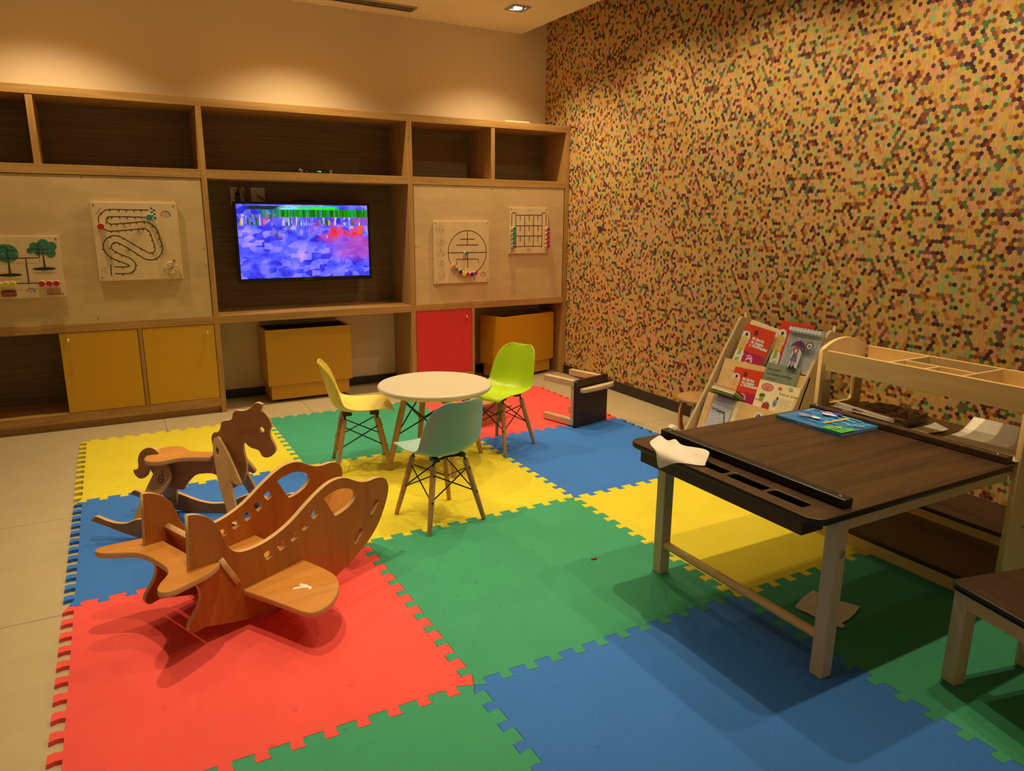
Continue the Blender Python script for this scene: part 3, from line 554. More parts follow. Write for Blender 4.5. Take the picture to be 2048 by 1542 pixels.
D = {
    'raceA': [[0.474, 1.295], [0.363, 1.296], [0.263, 1.296], [0.236, 1.283], [0.213, 1.261], [0.207, 1.235], [0.21, 1.216], [0.215, 1.2], [0.234, 1.183], [0.253, 1.174], [0.271, 1.173], [0.345, 1.178], [0.436, 1.187], [0.456, 1.18], [0.47, 1.163], [0.476, 1.133], [0.488, 1.076], [0.484, 1.055], [0.468, 1.044], [0.449, 1.045], [0.429, 1.058], [0.372, 1.097], [0.325, 1.131], [0.3, 1.144], [0.277, 1.147], [0.249, 1.138], [0.223, 1.112], [0.216, 1.086], [0.219, 1.06], [0.233, 1.036], [0.254, 1.016], [0.29, 0.997], [0.336, 0.974], [0.323, 0.964], [0.26, 0.966]],
    'raceB': [[0.461, 1.253], [0.371, 1.255], [0.268, 1.255], [0.25, 1.243], [0.249, 1.229], [0.261, 1.216], [0.278, 1.213], [0.349, 1.219], [0.437, 1.227], [0.461, 1.223], [0.49, 1.206], [0.511, 1.173], [0.521, 1.122], [0.529, 1.075], [0.52, 1.041], [0.495, 1.013], [0.46, 1.002], [0.427, 1.009], [0.396, 1.032], [0.346, 1.071], [0.301, 1.101], [0.281, 1.108], [0.262, 1.097], [0.257, 1.079], [0.267, 1.059], [0.306, 1.035], [0.346, 1.016], [0.368, 0.994], [0.373, 0.97], [0.363, 0.943], [0.34, 0.927], [0.318, 0.924], [0.259, 0.926]],
    'raceticks': [[[0.272, 1.295], [0.271, 1.284]], [[0.317, 1.295], [0.317, 1.282]], [[0.356, 1.296], [0.355, 1.283]], [[0.396, 1.296], [0.396, 1.283]], [[0.433, 1.297], [0.433, 1.283]], [[0.224, 1.277], [0.23, 1.268]], [[0.255, 1.247], [0.262, 1.241]], [[0.276, 1.254], [0.276, 1.244]], [[0.317, 1.254], [0.317, 1.244]], [[0.356, 1.254], [0.356, 1.243]], [[0.397, 1.254], [0.397, 1.243]], [[0.433, 1.254], [0.433, 1.242]], [[0.25, 1.224], [0.24, 1.217]], [[0.268, 1.213], [0.268, 1.201]], [[0.299, 1.215], [0.299, 1.204]], [[0.334, 1.218], [0.334, 1.208]], [[0.368, 1.22], [0.368, 1.209]], [[0.403, 1.223], [0.403, 1.212]], [[0.445, 1.225], [0.444, 1.214]], [[0.491, 1.203], [0.482, 1.196]], [[0.51, 1.164], [0.502, 1.159]], [[0.516, 1.126], [0.508, 1.122]], [[0.524, 1.083], [0.516, 1.079]], [[0.487, 1.008], [0.491, 0.998]], [[0.266, 1.173], [0.266, 1.162]], [[0.302, 1.174], [0.302, 1.164]], [[0.339, 1.177], [0.339, 1.168]], [[0.372, 1.18], [0.372, 1.169]], [[0.408, 1.182], [0.408, 1.172]], [[0.435, 1.186], [0.434, 1.176]], [[0.462, 1.178], [0.456, 1.168]], [[0.472, 1.15], [0.464, 1.145]], [[0.478, 1.118], [0.47, 1.113]], [[0.484, 1.076], [0.477, 1.073]], [[0.469, 1.044], [0.473, 1.035]], [[0.255, 1.141], [0.26, 1.131]], [[0.326, 1.13], [0.321, 1.122]], [[0.374, 1.1], [0.367, 1.093]], [[0.416, 1.068], [0.409, 1.06]], [[0.274, 1.105], [0.277, 1.096]], [[0.304, 1.1], [0.297, 1.091]], [[0.351, 1.069], [0.346, 1.061]], [[0.392, 1.035], [0.386, 1.028]], [[0.254, 1.075], [0.245, 1.073]], [[0.215, 1.068], [0.205, 1.067]], [[0.278, 1.05], [0.27, 1.042]], [[0.31, 1.033], [0.303, 1.023]], [[0.254, 1.018], [0.246, 1.01]], [[0.29, 0.997], [0.284, 0.991]], [[0.336, 0.973], [0.344, 0.971]], [[0.372, 0.972], [0.384, 0.971]], [[0.302, 0.964], [0.302, 0.952]], [[0.301, 0.924], [0.3, 0.912]]],
    'racestart': [[0.243, 0.98], [0.239, 0.914]],
    'racebeads': [[0.215, 1.2], [0.473, 1.252]],
    'racecircles': [[0.335, 1.2], [0.41, 1.166], [0.34, 1.055], [0.478, 1.029]],
    'racespin': [[0.567, 0.953]],
    'racepin': [[0.585, 0.994]],
    'racelogo': [[0.564, 1.273]],
    'racecheck': [[0.485, 1.31], [0.504, 1.31], [0.507, 1.244], [0.488, 1.244]],
    'racetext': [[0.216, 1.285], [0.525, 1.024], [0.364, 0.93]],
    'racescrews': [[0.189, 1.322], [0.61, 1.32], [0.615, 0.901], [0.191, 0.904]],
    'treegrooves': [[[-0.297, 1.086], [-0.254, 1.086], [-0.254, 1.027]], [[-0.252, 1.068], [-0.218, 1.068]], [[-0.305, 1.026], [-0.172, 1.026], [-0.113, 1.026]], [[-0.092, 1.108], [-0.106, 1.108], [-0.107, 1.027]], [[-0.149, 1.073], [-0.056, 1.073]], [[-0.172, 1.025], [-0.173, 0.885]], [[-0.233, 0.886], [-0.173, 0.885], [-0.108, 0.884], [-0.022, 0.882]]],
    'cloud': [[-0.124, 1.089], [-0.08, 1.102], [-0.04, 1.091], [-0.147, 1.067], [-0.051, 1.053], [-0.109, 1.065], [-0.081, 1.072]],
    'trunks': [[[-0.256, 1.019], [-0.252, 1.019], [-0.249, 0.941], [-0.261, 0.941]], [[-0.089, 1.064], [-0.085, 1.064], [-0.082, 0.971], [-0.093, 0.972]]],
    'ground': [[-0.257, 0.934], [-0.091, 0.964]],
    'treebeads_y': [[-0.313, 0.883], [-0.281, 0.884], [-0.249, 0.884]],
    'treebeads_r': [[-0.111, 0.882], [-0.075, 0.882], [-0.041, 0.882]],
    'baskets': [[-0.274, 0.836], [-0.06, 0.838]],
    'treelogo': [[-0.17, 0.837]],
    'treescrews': [[-0.017, 1.13], [-0.017, 0.818]],
    'treedots': [[-0.252, 1.102], [-0.277, 1.05], [-0.212, 1.048], [-0.24, 1.013]],
    'clouddots': [[-0.116, 1.095], [-0.089, 1.092], [-0.065, 1.102], [-0.031, 1.097], [-0.153, 1.067], [-0.116, 1.055], [-0.038, 1.066], [-0.048, 1.049]],
    'circlines': [[[2.576, 1.169], [2.577, 1.064]], [[2.517, 1.107], [2.633, 1.106]], [[2.485, 1.064], [2.667, 1.064]], [[2.421, 1.01], [2.732, 1.008]], [[2.577, 1.009], [2.576, 0.896]], [[2.486, 0.922], [2.486, 0.961], [2.667, 0.96], [2.666, 0.928]]],
    'circbeads': [[2.455, 0.911], [2.475, 0.887], [2.507, 0.868], [2.537, 0.858], [2.566, 0.849], [2.601, 0.849], [2.632, 0.856], [2.559, 1.005]],
    'circprints': [[2.357, 1.175], [2.358, 1.09], [2.359, 1.01], [2.36, 0.928], [2.362, 0.846]],
    'circlogo': [[2.707, 0.838]],
    'circscrews': [[2.322, 1.223], [2.743, 1.223], [2.743, 0.802], [2.326, 0.802]],
    'ticlines': [[[2.951, 1.196], [2.952, 1.281], [2.955, 1.294], [2.969, 1.301], [2.983, 1.294], [2.987, 1.282], [2.99, 1.056], [2.997, 1.047], [3.063, 1.047], [3.14, 1.047], [3.212, 1.047], [3.222, 1.056], [3.221, 1.284], [3.226, 1.297], [3.241, 1.303], [3.254, 1.296], [3.258, 1.28], [3.256, 1.198]], [[2.987, 1.282], [3.221, 1.284]], [[2.987, 1.203], [3.222, 1.204]], [[2.988, 1.126], [3.222, 1.126]], [[3.065, 1.282], [3.065, 1.047]], [[3.143, 1.283], [3.144, 1.048]], [[3.026, 1.282], [3.025, 1.244]], [[3.105, 1.283], [3.104, 1.244]], [[3.182, 1.283], [3.182, 1.244]], [[3.027, 1.203], [3.026, 1.164]], [[3.106, 1.203], [3.105, 1.164]], [[3.184, 1.203], [3.183, 1.164]], [[3.028, 1.126], [3.027, 1.086]], [[3.107, 1.125], [3.106, 1.086]], [[3.185, 1.124], [3.184, 1.085]]],
    'ticg': [[2.958, 1.179], [2.957, 1.145], [2.958, 1.113], [2.958, 1.08], [2.957, 1.049]],
    'ticp': [[3.263, 1.178], [3.262, 1.144], [3.263, 1.111], [3.263, 1.078], [3.263, 1.046]],
    'ticlogo': [[3.104, 1.017]],
    'tictext': [[3.104, 1.317]],
    'ticscrews': [[2.945, 1.326], [3.261, 1.324], [3.262, 1.006], [2.945, 1.007]],
    'tissue': [[2.121, -3.145, 0.014], [2.177, -3.124, 0.014], [2.261, -3.102, 0.014], [2.268, -3.143, 0.014], [2.275, -3.189, 0.014], [2.297, -3.216, 0.014], [2.311, -3.249, 0.014], [2.263, -3.268, 0.014], [2.222, -3.28, 0.014], [2.161, -3.287, 0.014], [2.165, -3.305, 0.014], [2.143, -3.304, 0.014], [2.136, -3.282, 0.014], [2.128, -3.24, 0.014], [2.123, -3.193, 0.014], [2.116, -3.161, 0.014]],
}
# ------------------------------------------------------------------ wooden game boards on the play panels
GY = 0.3285
GM = frame((0, GY, 0), (1, 0, 0), (0, 0, 1), (0, -1, 0))
INK = P(74, 40, 22); TEAL = P(40, 128, 112); ORG = P(214, 96, 66); PINK = P(226, 150, 120)
def gboard(name, lb, x0, x1, z0, z1, screws):
    t = thing(name, lb, 'game board', ((x0 + x1) / 2, 0.337, (z0 + z1) / 2))
    bx('board', x0, x1, GY, 0.3446, z0, z1, board_w, t, 0.001)
    for x, z in screws: MB().lathe([(0.0042, 0.0001), (0.0036, 0.0016)], (0, 0, 0), 10, 0, GM @ T(x, z)).build('screw', groove, t)
    return t
def bead(t, x, z, m, r=0.0165, h=0.026):
    k = MB().lathe([(r * 0.45, 0.0008), (r * 0.45, 0.004), (r, 0.004), (r, h - 0.002), (r * 0.94, h)], (0, 0, 0), 22, 0, GM @ T(x, z))
    o = k.build('bead', board_w, t)
    MB().lathe([(r * 0.97, h + 0.0001), (r * 0.93, h + 0.0011)], (0, 0, 0), 22, 0, GM @ T(x, z)).build('painted_face', m, o)
def logo(x, z, s):
    return [(arc(x, z, s, s * 0.30, 90, 190), ORG), (arc(x, z, s, s * 0.30, -15, 90), TEAL), (arc(x, z, s * 0.68, s * 0.16, -10, 185), P(236, 196, 150)), (ell(x, z, s * 0.45, s * 0.5, 14), PINK)]
rb = gboard('race_track_board', 'square wooden board with a winding race track and red and teal beads', 0.176, 0.628, 0.885, 1.337, D['racescrews'])
it = [(ribbon(curve_pts(D['raceA'], 4), 0.0055), INK), (ribbon(curve_pts(D['raceB'], 4), 0.0055), INK)] + [(ribbon(t, 0.0055), INK) for t in D['raceticks']] + [(ribbon(D['racestart'], 0.0055), INK)]
prints('groove', it, GM, rb)
it = logo(D['racelogo'][0][0], D['racelogo'][0][1] - 0.008, 0.024)
for i in range(6):
    for j in range(2):
        if (i + j) % 2 == 0: it.append((rect(0.4845 + j * 0.0115 + i * 0.0004, 1.299 - i * 0.011, 0.496 + j * 0.0115 + i * 0.0004, 1.310 - i * 0.011), INK))
        else: it.append((rect(0.4845 + j * 0.0115 + i * 0.0004, 1.299 - i * 0.011, 0.496 + j * 0.0115 + i * 0.0004, 1.310 - i * 0.011), P(210, 205, 180)))
for x, z in D['racecircles']:
    it.append((ribbon(ell(x, z, 0.0105, n=16), 0.0012, True), INK)); it.append((rect(x - 0.004, z - 0.001, x + 0.005, z + 0.001), INK))
pth = [ribbon(ell(0.204, 0.949, 0.010 + 0.006 * k, 0.016, 10), 0.0015, True) for k in range(2)]
for q in pth: it.append((q, P(150, 160, 100)))
prints('board_print', it, GM, rb)
for (x, z), rr, s in zip(D['racetext'], (52, 58, 52), ('Finished', 'Second', 'Start on')):
    text('track_word', s, 0.0135, GM @ Matrix.Translation((x, z, 0.0006)) @ Matrix.Rotation(math.radians(rr), 4, 'Z'), P(120, 78, 40), rb, 'CENTER')
bead(rb, *D['racebeads'][0], P(196, 24, 34), 0.0185, 0.03); bead(rb, *D['racebeads'][1], TEAL, 0.0185, 0.03)
sx, sz = D['racespin'][0]
spn = MB().lathe([(0.037, 0.0006), (0.037, 0.009), (0.035, 0.010)], (0, 0, 0), 32, 0, GM @ T(sx, sz)).build('spinner', board_w, rb)
prints('spinner_lines', [(ribbon([(sx + 0.034 * math.cos(a), sz + 0.034 * math.sin(a)), (sx - 0.034 * math.cos(a), sz - 0.034 * math.sin(a))], 0.0016), INK) for a in (0.2, 0.98, 1.35, 2.4)] + [(ell(sx - 0.018, sz - 0.011, 0.006, 0.004), P(150, 120, 60))], GM @ Matrix.Translation((0, 0, 0.0102)), spn)
MB().tube([GM @ Vector((D['racepin'][0][0], D['racepin'][0][1], 0.0005)), GM @ Vector((D['racepin'][0][0], D['racepin'][0][1], 0.012))], 0.0055, 10).build('pin', groove, rb)
tb = gboard('tree_board', 'wooden board with two green trees and yellow and red beads', -0.345, -0.001, 0.801, 1.146, D['treescrews'] + [[-0.332, 1.13], [-0.332, 0.818]])
GRN = P(54, 122, 78); TRK = P(86, 48, 26)
it = [(ell(-0.259, 1.053, 0.056, 0.0515, 36), GRN)]
for (x, z), r in zip(D['cloud'], (0.024, 0.028, 0.024, 0.016, 0.026, 0.023, 0.028)): it.append((ell(x, z, r, n=22), GRN))
for x, z in D['treedots']: it.append((ell(x, z, 0.0035, n=8), P(190, 200, 120)))
for x, z in D['clouddots']: it.append((ell(x, z, 0.0035, n=8), P(60, 62, 44)))
for q in D['trunks']: it.append((q, TRK))
for x, z in D['ground']: it.append((ell(x, z, 0.056, 0.009, 26), P(38, 36, 26)))
for (x, z), c in zip(D['baskets'], (P(176, 92, 66), P(206, 130, 88))):
    it += [(rect(x - 0.036, z - 0.017, x + 0.036, z + 0.003), c), (rect(x - 0.034, z - 0.021, x + 0.034, z - 0.017), P(110, 24, 24))]
x, z = D['baskets'][0]
for k in range(7): it.append((ell(x - 0.028 + 0.009 * k, z + 0.007 + 0.002 * (k % 2), 0.0062, n=10), P(140, 26, 34)))
x, z = D['baskets'][1]
for k in range(7): it.append((ell(x - 0.028 + 0.009 * k, z + 0.006 + 0.002 * (k % 2), 0.005, n=10), P(190, 150, 70)))
it += logo(D['treelogo'][0][0], D['treelogo'][0][1], 0.018)
prints('board_print', it, GM, tb)
prints('groove', [(ribbon(q, 0.0055), INK) for q in D['treegrooves']], GM @ Matrix.Translation((0, 0, 0.006)) if False else GM, tb, 0.004)
for x, z in D['treebeads_y']: bead(tb, x, z, P(214, 186, 60), 0.0165, 0.03)
for x, z in D['treebeads_r']: bead(tb, x, z, P(196, 24, 34), 0.0165, 0.03)
cb_ = gboard('circle_maze_board', 'wooden board with a big circle maze and a row of rainbow coloured beads', 2.308, 2.755, 0.786, 1.235, D['circscrews'])
prints('groove', [(ribbon(ell(2.5765, 1.009, 0.157, 0.160, 48), 0.0055, True), INK)] + [(ribbon(q, 0.0055), INK) for q in D['circlines']], GM, cb_)
it = logo(D['circlogo'][0][0], D['circlogo'][0][1], 0.021)
rr = random.Random(3)
for x, z in D['circprints']:
    it += [(ribbon(ell(x, z, 0.031, n=26), 0.0011, True), INK), (ribbon([(x - 0.031, z - 0.001), (x + 0.031, z - 0.001)], 0.0009), INK), (ribbon([(x, z + 0.028), (x, z + 0.012)], 0.0009), INK), (ribbon([(x - 0.012, z + 0.012), (x + 0.013, z + 0.012)], 0.0009), INK), (ribbon([(x - 0.014, z - 0.012), (x + 0.014, z - 0.012)], 0.0009), INK)]
    for k in range(7): it.append((ell(x + rr.uniform(-0.022, 0.022), z + rr.uniform(-0.02, 0.018), 0.0026, n=8), INK))
prints('board_print', it, GM, cb_)
for (x, z), c in zip(D['circbeads'], ((222, 112, 44), (84, 132, 48), (88, 26, 92), (236, 206, 92), (206, 26, 34), (52, 36, 120), (186, 26, 104), (40, 128, 112))): bead(cb_, x, z, P(*c), 0.0165, 0.026)
nb = gboard('noughts_board', 'small wooden grid board with teal and magenta beads beside its grid', 2.930, 3.273, 0.993, 1.338, D['ticscrews'])
prints('groove', [(ribbon(curve_pts(D['ticlines'][0], 3), 0.0055), INK)] + [(ribbon(q, 0.0055), INK) for q in D['ticlines'][1:]], GM, nb)
prints('board_print', logo(D['ticlogo'][0][0], D['ticlogo'][0][1] - 0.004, 0.014), GM, nb)
text('board_word', 'Tic Tac', 0.010, GM @ Matrix.Translation((3.104, 1.3135, 0.0006)), INK, nb, 'CENTER')
for x, z in D['ticg']: bead(nb, x, z, TEAL, 0.0165, 0.030)
for x, z in D['ticp']: bead(nb, x, z, P(178, 24, 88), 0.0165, 0.030)
# ------------------------------------------------------------------ rocking horse
HM = Vector((0.1435, -1.3375, 0)); HE = Vector((0.8571673, -0.51503807, 0)); HN = Vector((-0.51503807, -0.8571673, 0))
hz = 0.006
horse = thing('rocking_horse', 'brown plywood rocking horse with a wavy mane standing on the blue mat', 'rocking horse', (HM.x + HE.x * 0.36, HM.y + HE.y * 0.36, 0.0125))
def HF(off, dz=0.0): return frame((HM.x + HN.x * off, HM.y + HN.y * off, dz), HE, (0, 0, 1), HN)
body = [(0.664, 0.537), (0.649, 0.543), (0.633, 0.538), (0.616, 0.522), (0.599, 0.512), (0.579, 0.509), (0.560, 0.510), (0.545, 0.500), (0.539, 0.478), (0.529, 0.470), (0.509, 0.467), (0.494, 0.459), (0.488, 0.437), (0.477, 0.420), (0.460, 0.416), (0.449, 0.400), (0.448, 0.380), (0.452, 0.345), (0.440, 0.313), (0.40, 0.300), (0.28, 0.302), (0.232, 0.312), (0.222, 0.328), (0.209, 0.341), (0.189, 0.348), (0.164, 0.340), (0.146, 0.323), (0.135, 0.297), (0.134, 0.268), (0.126, 0.253), (0.111, 0.251), (0.113, 0.234), (0.126, 0.217), (0.142, 0.213), (0.161, 0.222), (0.173, 0.243), (0.180, 0.262), (0.188, 0.240), (0.215, 0.21), (0.26, 0.175), (0.312, 0.168), (0.326, 0.192), (0.354, 0.222), (0.38, 0.237), (0.429, 0.242), (0.455, 0.235), (0.465, 0.18), (0.49, 0.165), (0.541, 0.190), (0.554, 0.201), (0.570, 0.226), (0.581, 0.260), (0.582, 0.294), (0.575, 0.335), (0.575, 0.364), (0.581, 0.381), (0.586, 0.373), (0.603, 0.356), (0.626, 0.349), (0.639, 0.341), (0.648, 0.322), (0.663, 0.314), (0.684, 0.319), (0.701, 0.334), (0.706, 0.350), (0.700, 0.375), (0.689, 0.399), (0.687, 0.424), (0.695, 0.444), (0.694, 0.461), (0.687, 0.481), (0.673, 0.501), (0.658, 0.511), (0.662, 0.523), (0.670, 0.541)]
eye = [(0.647, 0.439), (0.657, 0.443), (0.666, 0.432), (0.663, 0.421), (0.653, 0.421), (0.646, 0.429)]
plate('body', body, HF(0.009, hz), 0.018, (horse_ply, ply_e), horse, [eye])
saddle = [(0.185, 0.028), (0.20, 0.075), (0.235, 0.098), (0.275, 0.092), (0.305, 0.062), (0.34, 0.042), (0.385, 0.036), (0.445, 0.034), (0.445, -0.034), (0.385, -0.036), (0.34, -0.042), (0.305, -0.062), (0.275, -0.092), (0.235, -0.098), (0.20, -0.075), (0.185, -0.028), (0.212, 0.0)]
plate('seat', saddle, frame((HM.x, HM.y, 0.320 + hz), HE, HN * -1, (0, 0, 1)) @ Matrix.Scale(-1, 4, (0, 1, 0)) if False else frame((HM.x, HM.y, 0.320 + hz), HE, Vector((0, 0, 1)).cross(HE), (0, 0, 1)), 0.018, (orange_ply_x, ply_e), horse)
fleg = [(0.485, 0.406), (0.477, 0.403), (0.467, 0.395), (0.465, 0.379), (0.465, 0.362), (0.468, 0.338), (0.474, 0.313), (0.482, 0.277), (0.492, 0.240), (0.508, 0.191), (0.526, 0.146), (0.540, 0.10), (0.548, 0.055), (0.585, 0.055), (0.578, 0.10), (0.562, 0.165), (0.554, 0.195), (0.546, 0.224), (0.540, 0.240), (0.551, 0.233), (0.562, 0.226), (0.572, 0.222), (0.580, 0.223), (0.586, 0.228), (0.570, 0.261), (0.547, 0.305), (0.519, 0.356)]
fhole = [(0.477, 0.355), (0.482, 0.366), (0.487, 0.361), (0.490, 0.351), (0.486, 0.334), (0.482, 0.334), (0.479, 0.348)]
rleg = [(0.225, 0.285), (0.27, 0.285), (0.285, 0.24), (0.272, 0.205), (0.25, 0.17), (0.222, 0.11), (0.205, 0.045), (0.165, 0.045), (0.158, 0.07), (0.163, 0.11), (0.175, 0.15), (0.196, 0.205), (0.214, 0.25)]
def legM(side, o0, z0, sl):
    n_ = (HN * side + Vector((0, 0, sl))).normalized(); up = HE.cross(n_) if side > 0 else n_.cross(HE)
    up = up if up.z > 0 else -up
    k = 1.0 / up.z
    M = frame((HM.x + HN.x * side * (o0 + sl * z0), HM.y + HN.y * side * (o0 + sl * z0), hz), HE, up, HE.cross(up))
    return M @ Matrix.Diagonal((1, k, 1, 1))
for sd in (1, -1):
    off = 0.009 if sd > 0 else 0.0
    for nm, ol, hl, par in (('front_leg', fleg, [fhole], (0.03, 0.40, 0.314)), ('rear_leg', rleg, [], (0.03, 0.29, 0.46))):
        M = legM(sd, *par)
        if sd < 0: M = M @ Matrix.Translation((0, 0, 0.018))
        plate(nm, ol, M, 0.018, (horse_leg, ply_e), horse, hl)
rock = [(-0.001, 0.086), (0.015, 0.102), (0.029, 0.103), (0.061, 0.089), (0.099, 0.078), (0.139, 0.078), (0.170, 0.091), (0.20, 0.097), (0.231, 0.087), (0.289, 0.064), (0.331, 0.054), (0.36, 0.051), (0.399, 0.053), (0.44, 0.062), (0.49, 0.085), (0.53, 0.097), (0.56, 0.091), (0.60, 0.078), (0.64, 0.080), (0.675, 0.090), (0.70, 0.103), (0.715, 0.100), (0.722, 0.086), (0.66, 0.060), (0.60, 0.038), (0.53, 0.019), (0.45, 0.0085), (0.36, 0.0068), (0.27, 0.0085), (0.187, 0.019), (0.122, 0.038), (0.065, 0.062)]
for s_ in (1, -1):
    plate('rocker', rock, HF(0.1398 * s_ + 0.009, hz), 0.018, (horse_ply, ply_e), horse)
def bar_between(a, z, w, h): 
    M = frame((HM.x + HE.x * a, HM.y + HE.y * a, z), HE, HN, (0, 0, 1)); return MB().box(-w, w, -0.131, 0.131, -h, h, 0, M).build('cross_bar', horse_leg, horse, True, 0.002)
bar_between(0.186, 0.070, 0.011, 0.011); bar_between(0.535, 0.073, 0.011, 0.011)
lm = legM(1, 0.03, 0.29, 0.46)
prints('branded_mark', [(ribbon(ell(0.249, 0.232, 0.010, 0.014, 16), 0.003, True), INK), (ribbon([(0.254, 0.247), (0.249, 0.262), (0.255, 0.266)], 0.003), INK), (ribbon([(0.242, 0.234), (0.257, 0.230)], 0.0025), INK)], lm, horse, 0.0006)
# ------------------------------------------------------------------ rocking plane
PB = Vector((0.33433709, -2.47246294, 0)); PE = Vector((0.91706007, 0.39874907, 0)); PN = Vector((0.39874907, -0.91706007, 0))
PWID = 0.2625
plane = thing('rocking_plane', 'orange brown plywood rocking aeroplane with windows, wing and tail on the red mat', 'ride-on toy', (PB.x + PE.x * 0.38 - PN.x * 0.14, PB.y + PE.y * 0.38 - PN.y * 0.14, 0.0125))
side = [(0.016, 0.271), (0.026, 0.44), (0.044, 0.437), (0.065, 0.428), (0.083, 0.416), (0.098, 0.4), (0.111, 0.382), (0.119, 0.361), (0.126, 0.341), (0.131, 0.322), (0.138, 0.303), (0.148, 0.289), (0.158, 0.279), (0.17, 0.272), (0.186, 0.267), (0.213, 0.265), (0.244, 0.266), (0.276, 0.271), (0.309, 0.280), (0.348, 0.295), (0.383, 0.314), (0.42, 0.338), (0.457, 0.36), (0.49, 0.377), (0.518, 0.388), (0.546, 0.393), (0.575, 0.392), (0.603, 0.383), (0.632, 0.366), (0.664, 0.351), (0.697, 0.345), (0.726, 0.346), (0.755, 0.342), (0.777, 0.329), (0.789, 0.307), (0.79, 0.282), (0.782, 0.254), (0.769, 0.223), (0.751, 0.19), (0.731, 0.161), (0.707, 0.135), (0.68, 0.113), (0.642, 0.089), (0.605, 0.069), (0.564, 0.050), (0.52, 0.034), (0.46, 0.0205), (0.40, 0.0145), (0.34, 0.0155), (0.293, 0.021), (0.244, 0.026), (0.189, 0.035), (0.14, 0.047), (0.089, 0.062), (0.044, 0.076), (0.03, 0.075), (0.014, 0.073), (0.003, 0.076), (-0.003, 0.083), (-0.004, 0.096), (0.003, 0.111), (0.018, 0.129), (0.033, 0.15), (0.041, 0.17), (0.041, 0.19), (0.036, 0.209), (0.028, 0.226), (0.019, 0.25)]
ckp = [(0.497, 0.341), (0.508, 0.345), (0.53, 0.351), (0.558, 0.354), (0.584, 0.351), (0.611, 0.341), (0.631, 0.327), (0.638, 0.313), (0.631, 0.298), (0.613, 0.283), (0.587, 0.271), (0.562, 0.265), (0.544, 0.263), (0.538, 0.268)]
wins = [[(0.255, 0.231), (0.278, 0.237), (0.289, 0.213), (0.265, 0.205)], [(0.305, 0.244), (0.326, 0.251), (0.34, 0.228), (0.314, 0.217)], [(0.352, 0.259), (0.373, 0.266), (0.388, 0.242), (0.362, 0.231)], [(0.395, 0.281), (0.418, 0.288), (0.433, 0.265), (0.409, 0.252)], [(0.437, 0.306), (0.461, 0.315), (0.476, 0.294), (0.451, 0.28)]]
slots = [[(0.728, 0.267), (0.745, 0.253), (0.706, 0.209), (0.691, 0.223)], [(0.647, 0.18), (0.664, 0.167), (0.628, 0.123), (0.613, 0.136)]]
def shrink_corners(q, f=0.22):
    out = []
    for i in range(len(q)):
        a, b, c = Vector(q[i - 1]), Vector(q[i]), Vector(q[(i + 1) % len(q)])
        out += [tuple(b + (a - b) * f), tuple(b + (a - b) * f * 0.3 + (c - b) * f * 0.3), tuple(b + (c - b) * f)]
    return out
holes = [ckp] + [shrink_corners(w_) for w_ in wins] + [shrink_corners(s_, 0.06) for s_ in slots]
def PF(off): return frame((PB.x + PN.x * off, PB.y + PN.y * off, 0), PE, (0, 0, 1), PN)
for off in (0.0, -PWID):
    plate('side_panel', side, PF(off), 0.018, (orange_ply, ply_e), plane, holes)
def PL(s0, z0, s1, z1):
    """frame of a board slotted across both sides: x along the board in profile, y towards the near side"""
    t = (PE * (s1 - s0) + Vector((0, 0, z1 - z0))).normalized()
    return frame((PB.x + PE.x * s0, PB.y + PE.y * s0, z0), t, PN, t.cross(PN))
def PLup(s0, z0, s1, z1):
    M = PL(s0, z0, s1, z1)
    if M.col[2].z < 0: M = M @ Matrix.Diagonal((1, 1, -1, 1))
    return M
near_lobe = [(0.055, -0.140), (0.055, -0.006), (0.082, 0.001), (0.088, 0.006), (0.079, 0.018), (0.034, 0.045), (-0.004, 0.056), (-0.058, 0.069), (-0.089, 0.073), (-0.105, 0.070), (-0.116, 0.058), (-0.115, 0.04), (-0.104, 0.022), (-0.084, 0.001), (-0.063, -0.017), (-0.043, -0.04), (-0.033, -0.066), (-0.028, -0.096), (-0.027, -0.140)]
tail = near_lobe + [(a, -0.28 - b) for a, b in reversed(near_lobe[1:-1])]
tail = [(a, b) for a, b in tail]
def flip(M): return M
def flatboard(name, ol, s0, z0, s1, z1, mats, th=0.018, hl=()):
    M = PL(s0, z0, s1, z1)
    if M.col[2].z < 0:      # keep a right-handed frame whose z looks up
        M = M @ Matrix.Diagonal((1, -1, -1, 1)); ol = [(a, -b) for a, b in ol]; hl = [[(a, -b) for a, b in q] for q in hl]
    return plate(name, ol, M, th, mats, plane, hl), M
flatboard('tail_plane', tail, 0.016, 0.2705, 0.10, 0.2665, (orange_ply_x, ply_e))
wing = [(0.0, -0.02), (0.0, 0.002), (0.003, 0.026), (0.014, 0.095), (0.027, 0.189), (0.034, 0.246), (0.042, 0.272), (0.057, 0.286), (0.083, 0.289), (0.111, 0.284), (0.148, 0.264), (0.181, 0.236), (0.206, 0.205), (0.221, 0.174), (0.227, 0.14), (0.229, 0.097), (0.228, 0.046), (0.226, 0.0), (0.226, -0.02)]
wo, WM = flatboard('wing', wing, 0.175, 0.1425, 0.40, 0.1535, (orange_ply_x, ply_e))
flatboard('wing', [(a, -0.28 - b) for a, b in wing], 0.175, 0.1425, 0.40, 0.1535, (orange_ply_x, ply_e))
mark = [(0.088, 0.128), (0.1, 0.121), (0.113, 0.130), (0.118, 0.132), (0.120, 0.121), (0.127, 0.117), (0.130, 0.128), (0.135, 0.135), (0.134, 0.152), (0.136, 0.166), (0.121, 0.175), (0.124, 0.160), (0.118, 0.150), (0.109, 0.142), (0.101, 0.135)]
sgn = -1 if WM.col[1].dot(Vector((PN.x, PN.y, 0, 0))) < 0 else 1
o = prints('chipped_paint', [([(a, b * sgn) for a, b in mark], P(232, 214, 170))], WM, plane, 0.0006); o['label'] = 'bare cream chip in the wing varnish'
